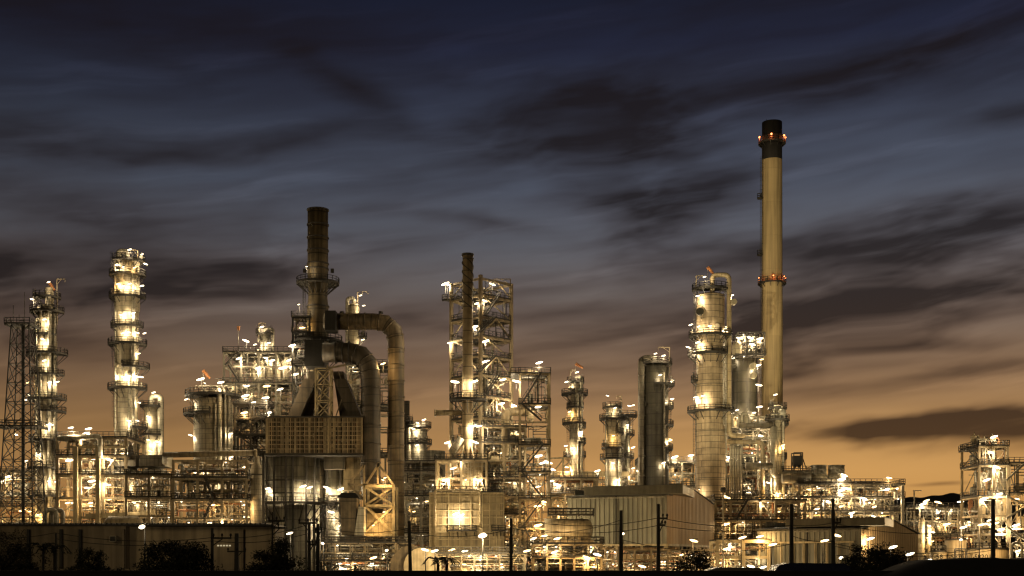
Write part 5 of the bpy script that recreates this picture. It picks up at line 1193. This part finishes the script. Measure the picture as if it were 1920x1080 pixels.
# ================================================================== lamps of the plant, surveyed row by row; last row begins with lamps added to light the duct
LP = """91,529 60,561 83,599 80,636 83,676 93,717 108,716 53,717 54,741 47,750 243,468 266,477 219,496 232,500 252,502 273,495 221,532 231,536 243,532 266,536 228,590 250,587 230,625 242,623 258,624 271,625 260,663 220,705 231,707 242,705 256,706 265,707 288,736 261,755
133,802 166,804 160,813 87,797 97,796 30,815 73,852 47,865 2,903 15,894 92,902 105,903 42,957 73,965 130,863 173,863 205,862 172,902 201,909 164,915 208,935 245,936 270,940 250,911 293,874 309,884 242,789 258,789 278,781 278,825 295,828 282,846 228,847 236,849
461,639 478,646 504,643 491,613 548,647 543,675 500,671 480,659 448,672 414,717 376,711 463,724 500,724 483,690 460,742 498,746 458,774 503,774 553,702 349,749 357,816 433,813 434,857 458,877 355,882 365,880 380,884 405,903 365,920 405,959 450,926 510,676 530,690 525,730 475,755
485,911 503,916 568,912 581,914 612,914 640,917 575,500 560,571 566,615 676,554 682,573 680,637 718,682 667,681 548,648 838,533
795,787 783,793 775,804 782,835 770,860 718,900 722,896 806,891 770,899 835,532 923,533 895,569 908,564 889,613 844,643 910,640 910,678 853,716 890,715 943,712 968,715 940,757 963,760 1009,763
840,830 891,829 887,799 898,799 915,806 967,806 993,829 1010,855 923,889 960,897 910,846 941,845 855,963 863,967 935,960 945,967 1008,949 1019,941 1065,942 1089,940 1045,1010 1009,985 1062,876 1033,902 1045,909 1010,912 993,902 958,893 1018,868 1028,867 967,1018 978,960 1011,680
1082,698 1062,716 1068,772 1089,810 1061,836 1073,840 1063,876 1139,742 1153,765 1180,761 1187,760 1176,797 1187,839 1150,817 1149,868 1120,883 1187,878 1200,885 1158,900 1229,663 1244,667 1238,703 1260,714 1260,748 1257,824 1253,842 1265,857 1244,868 1100,905 1035,880
1321,519 1308,555 1372,554 1331,611 1310,612 1295,609 1308,642 1361,616 1290,651 1302,660 1373,668 1318,742 1387,634 1406,633 1425,635 1380,648 1411,646 1415,687 1421,685 1423,722 1304,745 1371,777 1382,769 1424,763 1414,774 1454,740 1256,826 1296,854 1367,858 1421,850 1426,862 1424,817 1468,835 1311,918
1362,932 1373,923 1388,921 1403,924 1440,905 1452,927 1460,926 1470,929 1389,954 1361,983 1425,1006 1497,893 1510,928 1498,934 1512,936 1578,919 1590,917 1577,929 1578,949 1583,891 1578,899 1667,896 1665,917 1678,918 1597,962 1550,940 1620,935 1640,950 1655,970 1530,955 1605,975
1731,945 1737,939 1759,942 1801,941 1758,972 1775,983 1742,986 1749,998 1815,985 1817,978 1858,983 1877,993 1740,1008 1749,1015 1815,1009 1864,819 1858,848 1869,876 1874,926 1909,1033 1905,985 1850,900 1845,935
757,905 757,985 748,940 640,985 620,960 700,985 720,960 760,930 775,960 800,960 790,1000 815,940 930,1010 955,985 1000,1010 1020,1005 1060,985 1080,1030 1040,1035 1100,1045 1150,1045 1180,1050 1250,1050 1280,1040 1320,1045 1480,985 1460,960 1420,985 1500,1000 835,900 895,900 850,878 925,840
""".split()
zones = [t for t in THINGS if t.zone]
ADJ = {(243,468):'s'}
for it in LP:
    lx, ly = (float(v) for v in it.split(','))
    cand = [t for t in zones if t.zone[0] <= lx <= t.zone[2] and t.zone[1] <= ly <= t.zone[3]]
    def area(t): z = t.zone; return (z[2]-z[0])*(z[3]-z[1])
    front = [t for t in cand if hasattr(t,'rad') and abs(lx-t.px) < t.rpx]
    if front: t = min(front, key=lambda t: t.cy)
    elif cand: t = min(cand, key=area)
    else: t = min(zones, key=lambda t: max(t.zone[0]-lx,lx-t.zone[2],0)+max(t.zone[1]-ly,ly-t.zone[3],0))
    Yl = t.depth(lx, ly)
    low = ly > 925
    kind = 'w' if getattr(t,'white',0) else 'a' if t.amber or (low and 560 < lx < 1700 and rnd.random() < 0.7) or (low and rnd.random() < .4) or rnd.random() < 0.08 else 'w'
    if t is CH: continue
    iscol = hasattr(t,'rad')
    inside = iscol and Yl < t.cy-0.7
    lamp(t, (X(lx,Yl),Yl,Z(ly,Yl)), kind, 'arm' if inside else 'post', sc=(rnd.uniform(.75,1.1) if ly < 1000 else rnd.uniform(.6,.9))*(.58 if inside else 1.0)*getattr(t,'dim',1.0)*(.4 if (lx,ly) == (1311,918) else 1))
# extra lamps, mostly amber, added at random low inside the racks as fill
for t in THINGS:
    if hasattr(t,'xs') and t.zs and not getattr(t,'nolamp',0):
        w = t.xs[-1]-t.xs[0]
        for k in range(max(1,int(w/3.5))):
            z = rnd.choice([q for q in t.zs if q < 22] or t.zs[:1])-1.2
            if z > 1.0: lamp(t, (rnd.uniform(t.xs[0]+.5,t.xs[-1]-.5), t.ys[0]+rnd.uniform(.5,4.0), max(2.2,z)), rnd.choice('aaws'), 'post', sc=rnd.uniform(.45,.7))
for t in THINGS:
    if hasattr(t,'xs') and t.zs and not getattr(t,'nolamp',0):
        for k in range(max(1,int((t.xs[-1]-t.xs[0])/3.0))):
            z = rnd.choice(t.zs)-.5
            if z > 1.5: lamp(t, (rnd.uniform(t.xs[0]+.4,t.xs[-1]-.4), t.ys[0]+rnd.uniform(-.5,1.5), z), 's', 'post', sc=rnd.uniform(.35,.5))
# floodlights added on masts of their own to wash the chimney with light
def flood(px, py, Y, target, power, label, angle=16):
    x, z = X(px,Y), Z(py,Y); T = Thing('floodlight', label, 'floodlight', x, Y)
    b = MB(); b.bar((x,Y,0),(x,Y,z),.25); T.part('post', b, 'steel_grey')
    d = (Vector(target)-Vector((x,Y,z))).normalized(); b = MB(); b.tube([Vector((x,Y,z))-d*.2, Vector((x,Y,z))+d*.4],[.35,.55],12); T.part('lamp_head', b, 'steel_dark')
    ld = bpy.data.lights.new('flood_beam','SPOT'); ld.energy = power; ld.color = (1.0,.82,.48); ld.spot_size = R(angle*2); ld.spot_blend = .6; ld.shadow_soft_size = .5
    o = bpy.data.objects.new('flood_beam', ld); COL.objects.link(o); o.parent = T.e; o.location = T.inv @ (Vector((x,Y,z))+d*.7); o.rotation_euler = d.to_track_quat('-Z','Y').to_euler()
flood(1540, 925, 262.0, (X(1447,345),345,82.0), FLOOD, 'added floodlight aimed up at the buff chimney from its right', 17)
flood(1356, 920, 222.0, (X(1447,345),345,72.0), FLOOD*2.2, 'added floodlight aimed up at the buff chimney from its left', 20)
# ================================================================== sky
w = bpy.data.worlds.new('World'); SC.world = w; w.use_nodes = True; nt = w.node_tree; nt.nodes.clear(); L = nt.links.new
out = N(nt,'ShaderNodeOutputWorld'); bg = N(nt,'ShaderNodeBackground', ins={'Strength':1.0}); L(bg.outputs[0],out.inputs[0])
tc = N(nt,'ShaderNodeTexCoord'); sp = N(nt,'ShaderNodeSeparateXYZ'); L(tc.outputs['Generated'],sp.inputs[0])
def M(op, a, b=None, c=None, clamp=False):
    n = N(nt,'ShaderNodeMath',operation=op,use_clamp=clamp)
    for i, v in enumerate((a,b,c)):
        if v is None: continue
        if isinstance(v,(int,float)): n.inputs[i].default_value = v
        else: L(v,n.inputs[i])
    return n.outputs[0]
DEG = 180/pi
az = M('MULTIPLY', M('ARCTAN2', sp.outputs['X'], sp.outputs['Y']), DEG)      # degrees east of the view axis
el = M('MULTIPLY', M('ARCSINE', sp.outputs['Z']), DEG)
def azel(px,py):
    v = Vector(((px-CX)/FOC,1,(HZ-py)/FOC)).normalized(); return atan2(v.x,v.y)*DEG, math.asin(v.z)*DEG
def lin(c): return tuple(((v/255+.055)/1.055)**2.4 if v/255 > .04045 else v/255/12.92 for v in c)
ramp = N(nt,'ShaderNodeValToRGB'); er = ramp.color_ramp
KEYS = SKYKEYS
cols = [(azel(960,py)[1], lin(c)) for py, c in KEYS] + [(60,lin((10,12,20))),(90,lin((7,8,14)))]
while len(er.elements) < len(cols): er.elements.new(.5)
for e_, (d, c) in zip(er.elements, cols): e_.position = max(0,min(1,d/90)) ; e_.color = c+(1,)
L(M('DIVIDE', el, 90.0, clamp=True), ramp.inputs[0])
# glow side: brighter to the right of the view axis, darker left and behind
azf = N(nt,'ShaderNodeMapRange',interpolation_type='SMOOTHSTEP',ins={1:0.0,2:1.0}); 
d1 = M('ABSOLUTE', M('SUBTRACT', az, 13.0)); azf.inputs[3].default_value = 1.12; azf.inputs[4].default_value = .10
nd = M('DIVIDE', d1, 80.0, clamp=True); L(nd, azf.inputs[0])
base = N(nt,'ShaderNodeVectorMath',operation='SCALE'); L(ramp.outputs[0],base.inputs[0]); L(azf.outputs[0],base.inputs['Scale'])
# streak coordinates: clouds drawn out along the wind, rising gently to the right
cmb = N(nt,'ShaderNodeCombineXYZ'); L(az,cmb.inputs[0]); L(el,cmb.inputs[1])
wn = N(nt,'ShaderNodeTexNoise',ins={'Scale':.16,'Detail':1.5}); L(cmb.outputs[0],wn.inputs['Vector'])
wsub = N(nt,'ShaderNodeVectorMath',operation='SUBTRACT',ins={1:(.5,.5,.5)}); L(wn.outputs['Color'],wsub.inputs[0])
wsc = N(nt,'ShaderNodeVectorMath',operation='MULTIPLY',ins={1:(5.0,.6,0)}); L(wsub.outputs[0],wsc.inputs[0])
wadd = N(nt,'ShaderNodeVectorMath',operation='ADD'); L(cmb.outputs[0],wadd.inputs[0]); L(wsc.outputs[0],wadd.inputs[1])
def streak(scx, scy, rot, detail, lo, hi, seed):
    mp = N(nt,'ShaderNodeMapping',ins={'Location':(seed,seed*.7,seed*.3),'Rotation':(0,0,R(-rot)),'Scale':(1,1,1)}); L(wadd.outputs[0],mp.inputs[0])
    m2 = N(nt,'ShaderNodeMapping',ins={'Scale':(scx,scy,1)}); L(mp.outputs[0],m2.inputs[0])
    n = N(nt,'ShaderNodeTexNoise',ins={'Scale':1.0,'Detail':detail,'Roughness':.55}); L(m2.outputs[0],n.inputs['Vector'])
    r = N(nt,'ShaderNodeMapRange',interpolation_type='SMOOTHSTEP',ins={1:lo,2:hi}); L(n.outputs['Fac'],r.inputs[0]); return r.outputs[0]
fine = streak(.11,.85,6,2.5,.36,.70,3.0); broad = streak(.075,.42,8,4.0,.42,.66,11.0); lightst = streak(.10,.9,8,5.0,.52,.75,23.0)
edge = streak(.20,.8,6,3.0,.2,.8,41.0)
# named cloud banks: picture row and column of their centre, half sizes, tilt, weight
BANKS = [(1130,232,215,62,2,1.0),(990,215,120,50,0,.7),(1500,150,330,34,8,.75),(1840,85,190,30,8,.7),(1190,385,130,40,-10,.95),(1325,365,140,38,24,.9),(1700,450,330,48,3,.9),(1860,420,160,40,4,.6),(660,160,110,24,-27,.75),(60,265,170,28,0,.7),(300,283,240,24,8,.6),(560,262,120,14,18,.4),(450,70,420,46,0,.45),(180,470,270,60,2,.6),(420,520,230,40,8,.7),(710,468,170,28,12,.45),(905,420,110,14,-6,.6),(1650,585,330,40,8,.65),(1690,650,150,12,0,.7),(1860,796,250,22,1,1.3),(1700,800,190,17,0,1.0),(1900,806,200,26,0,1.0),(140,640,120,26,-6,.75),(1060,585,170,22,9,.5),(1060,645,220,20,6,.5),(60,550,260,42,4,.6),(1590,560,200,30,10,.5),(1560,740,160,12,2,.35),(1900,215,90,22,2,.6),(1450,640,180,18,8,.45),(800,700,200,16,4,.3),(1850,690,160,10,2,.45),(1840,545,130,16,2,.45),(1765,905,40,3,0,.6),(1640,560,300,20,9,.6),(1720,612,280,15,7,.65),(1560,668,190,11,6,.55),(1500,700,150,12,5,.5),(1760,708,240,9,3,.45),(1250,600,160,14,8,.45),(1000,545,190,16,9,.4),(330,520,200,26,12,.5),(100,500,200,40,4,.4),(450,610,260,18,5,.35),(760,610,220,18,8,.35)]
dark = None
for (px,py,sx,sy,rot,wt) in BANKS:
    a0, e0 = azel(px,py); k = DEG/FOC
    mp = N(nt,'ShaderNodeMapping',vector_type='TEXTURE',ins={'Location':(a0,e0,0),'Rotation':(0,0,R(rot)),'Scale':(sx*k,sy*k,1)}); L(wadd2 if False else wadd.outputs[0],mp.inputs[0])
    ln = N(nt,'ShaderNodeVectorMath',operation='LENGTH'); L(mp.outputs[0],ln.inputs[0])
    v = M('ADD', ln.outputs['Value'], M('MULTIPLY', M('SUBTRACT', edge, .5), .85))
    r = N(nt,'ShaderNodeMapRange',interpolation_type='SMOOTHSTEP',ins={1:1.9,2:-.2,3:0.0,4:wt}); L(v,r.inputs[0])
    dark = r.outputs[0] if dark is None else M('ADD', dark, M('MULTIPLY', r.outputs[0], M('SUBTRACT', 1.0, M('MULTIPLY', dark, .8))))
bandel = N(nt,'ShaderNodeMapRange',interpolation_type='SMOOTHSTEP',ins={1:3.5,2:8.5,3:.0,4:1.0}); L(el,bandel.inputs[0])
gen = M('ADD', M('MULTIPLY', broad, .30), M('MULTIPLY', fine, .26)); gen = M('MULTIPLY', gen, bandel.outputs[0])
dk = M('ADD', M('MULTIPLY', dark, .92), gen, clamp=True)
# a cloud shades the sky behind it and is faintly red brown itself
cl = N(nt,'ShaderNodeMix',data_type='RGBA',blend_type='MIX'); 
mulc = N(nt,'ShaderNodeVectorMath',operation='MULTIPLY',ins={1:(.10,.085,.078)}); L(base.outputs[0],mulc.inputs[0])
addc = N(nt,'ShaderNodeVectorMath',operation='ADD',ins={1:(.0085,.0056,.0056)}); L(mulc.outputs[0],addc.inputs[0])
L(M('MULTIPLY',dk,.95),cl.inputs['Factor']); L(base.outputs[0],cl.inputs[6]); L(addc.outputs[0],cl.inputs[7])
# rose edges where thin cloud catches the afterglow
rose = M('MULTIPLY', M('MULTIPLY', dk, M('SUBTRACT',1.0,dk)), 1.6)
midel = N(nt,'ShaderNodeMapRange',interpolation_type='SMOOTHSTEP',ins={1:20.0,2:8.0}); L(el,midel.inputs[0])
rc = N(nt,'ShaderNodeVectorMath',operation='SCALE',ins={0:(.030,.012,.006)}); L(M('MULTIPLY',rose,midel.outputs[0]),rc.inputs['Scale'])
lc = N(nt,'ShaderNodeVectorMath',operation='SCALE'); L(base.outputs[0],lc.inputs[0]); L(M('MULTIPLY',M('MULTIPLY',lightst,bandel.outputs[0]),.28),lc.inputs['Scale'])
s1 = N(nt,'ShaderNodeVectorMath',operation='ADD'); L(cl.outputs[2],s1.inputs[0]); L(rc.outputs[0],s1.inputs[1])
ga = M('DIVIDE', M('SUBTRACT', az, 15.0), 13.0); ge = M('DIVIDE', M('SUBTRACT', el, 3.4), 2.6)
gg = M('POWER', 2.718, M('MULTIPLY', M('ADD', M('MULTIPLY',ga,ga), M('MULTIPLY',ge,ge)), -1.0)); gg = M('MULTIPLY', gg, M('SUBTRACT', 1.0, dk))
gc = N(nt,'ShaderNodeVectorMath',operation='SCALE',ins={0:(.085,.044,.006)}); L(gg,gc.inputs['Scale'])
s0 = N(nt,'ShaderNodeVectorMath',operation='ADD'); L(gc.outputs[0],s0.inputs[0]); L(s1.outputs[0],s0.inputs[1]); s1 = s0
s2 = N(nt,'ShaderNodeVectorMath',operation='ADD'); L(s1.outputs[0],s2.inputs[0]); L(lc.outputs[0],s2.inputs[1])
sky = N(nt,'ShaderNodeTexSky'); sky.sky_type = 'NISHITA'; sky.sun_disc = False; sky.sun_elevation = R(-4.0); sky.sun_rotation = R(13)
s3 = N(nt,'ShaderNodeVectorMath',operation='SCALE'); L(sky.outputs[0],s3.inputs[0]); s3.inputs['Scale'].default_value = .02
s4 = N(nt,'ShaderNodeVectorMath',operation='ADD'); L(s2.outputs[0],s4.inputs[0]); L(s3.outputs[0],s4.inputs[1])
L(s4.outputs[0],bg.inputs['Color'])
w.cycles.sampling_method = 'MANUAL'; w.cycles.sample_map_resolution = 512
# weak warm sun added as fill from behind the viewer, for assumed town light
sd = bpy.data.lights.new('fill_sun','SUN'); sd.energy = SUN; sd.angle = R(14); sd.color = (1.0,.74,.38)
so = bpy.data.objects.new('fill_sun', sd); COL.objects.link(so); so.rotation_euler = Vector((.55,1.0,-.28)).to_track_quat('-Z','Y').to_euler()
# ================================================================== camera
cd = bpy.data.cameras.new('camera'); cam = bpy.data.objects.new('camera', cd); COL.objects.link(cam)
cam.location = (0,0,EYE); cam.rotation_euler = (R(90),0,0); cd.sensor_width = 36; cd.lens = 45; cd.shift_y = (HZ-540)/1920
cd.clip_start = 1; cd.clip_end = 20000; SC.camera = cam
SC.view_settings.view_transform = 'Standard'; SC.view_settings.look = 'None'; SC.view_settings.exposure = EXPO; SC.view_settings.gamma = 1
SC.cycles.filter_width = 1.35; SC.cycles.max_bounces = 5; SC.cycles.diffuse_bounces = 2; SC.cycles.glossy_bounces = 2; SC.cycles.sample_clamp_indirect = 3; SC.cycles.use_denoising = True
SC.cycles.caustics_reflective = False; SC.cycles.caustics_refractive = False; SC.cycles.use_light_tree = True
print('LAMPS', LAMPS, 'OBJECTS', len(SC.objects), 'FACES', sum(len(o.data.polygons) for o in SC.objects if o.type == 'MESH'))

if HAZE > 0:
    b = MB(); b.box(-1500,1500,-30,4200,-1.0,330.0)
    hz = bpy.data.materials.new('haze'); nt = nodes_of(hz); o_ = N(nt,'ShaderNodeOutputMaterial'); v_ = N(nt,'ShaderNodeVolumePrincipled',ins={'Color':(.9,.86,.8,1),'Density':HAZE,'Anisotropy':.55}); nt.links.new(v_.outputs[0],o_.inputs['Volume']); MATS['haze'] = hz
    single('haze', b, 'haze', None, None, kind='stuff')
    SC.cycles.volume_bounces = 0
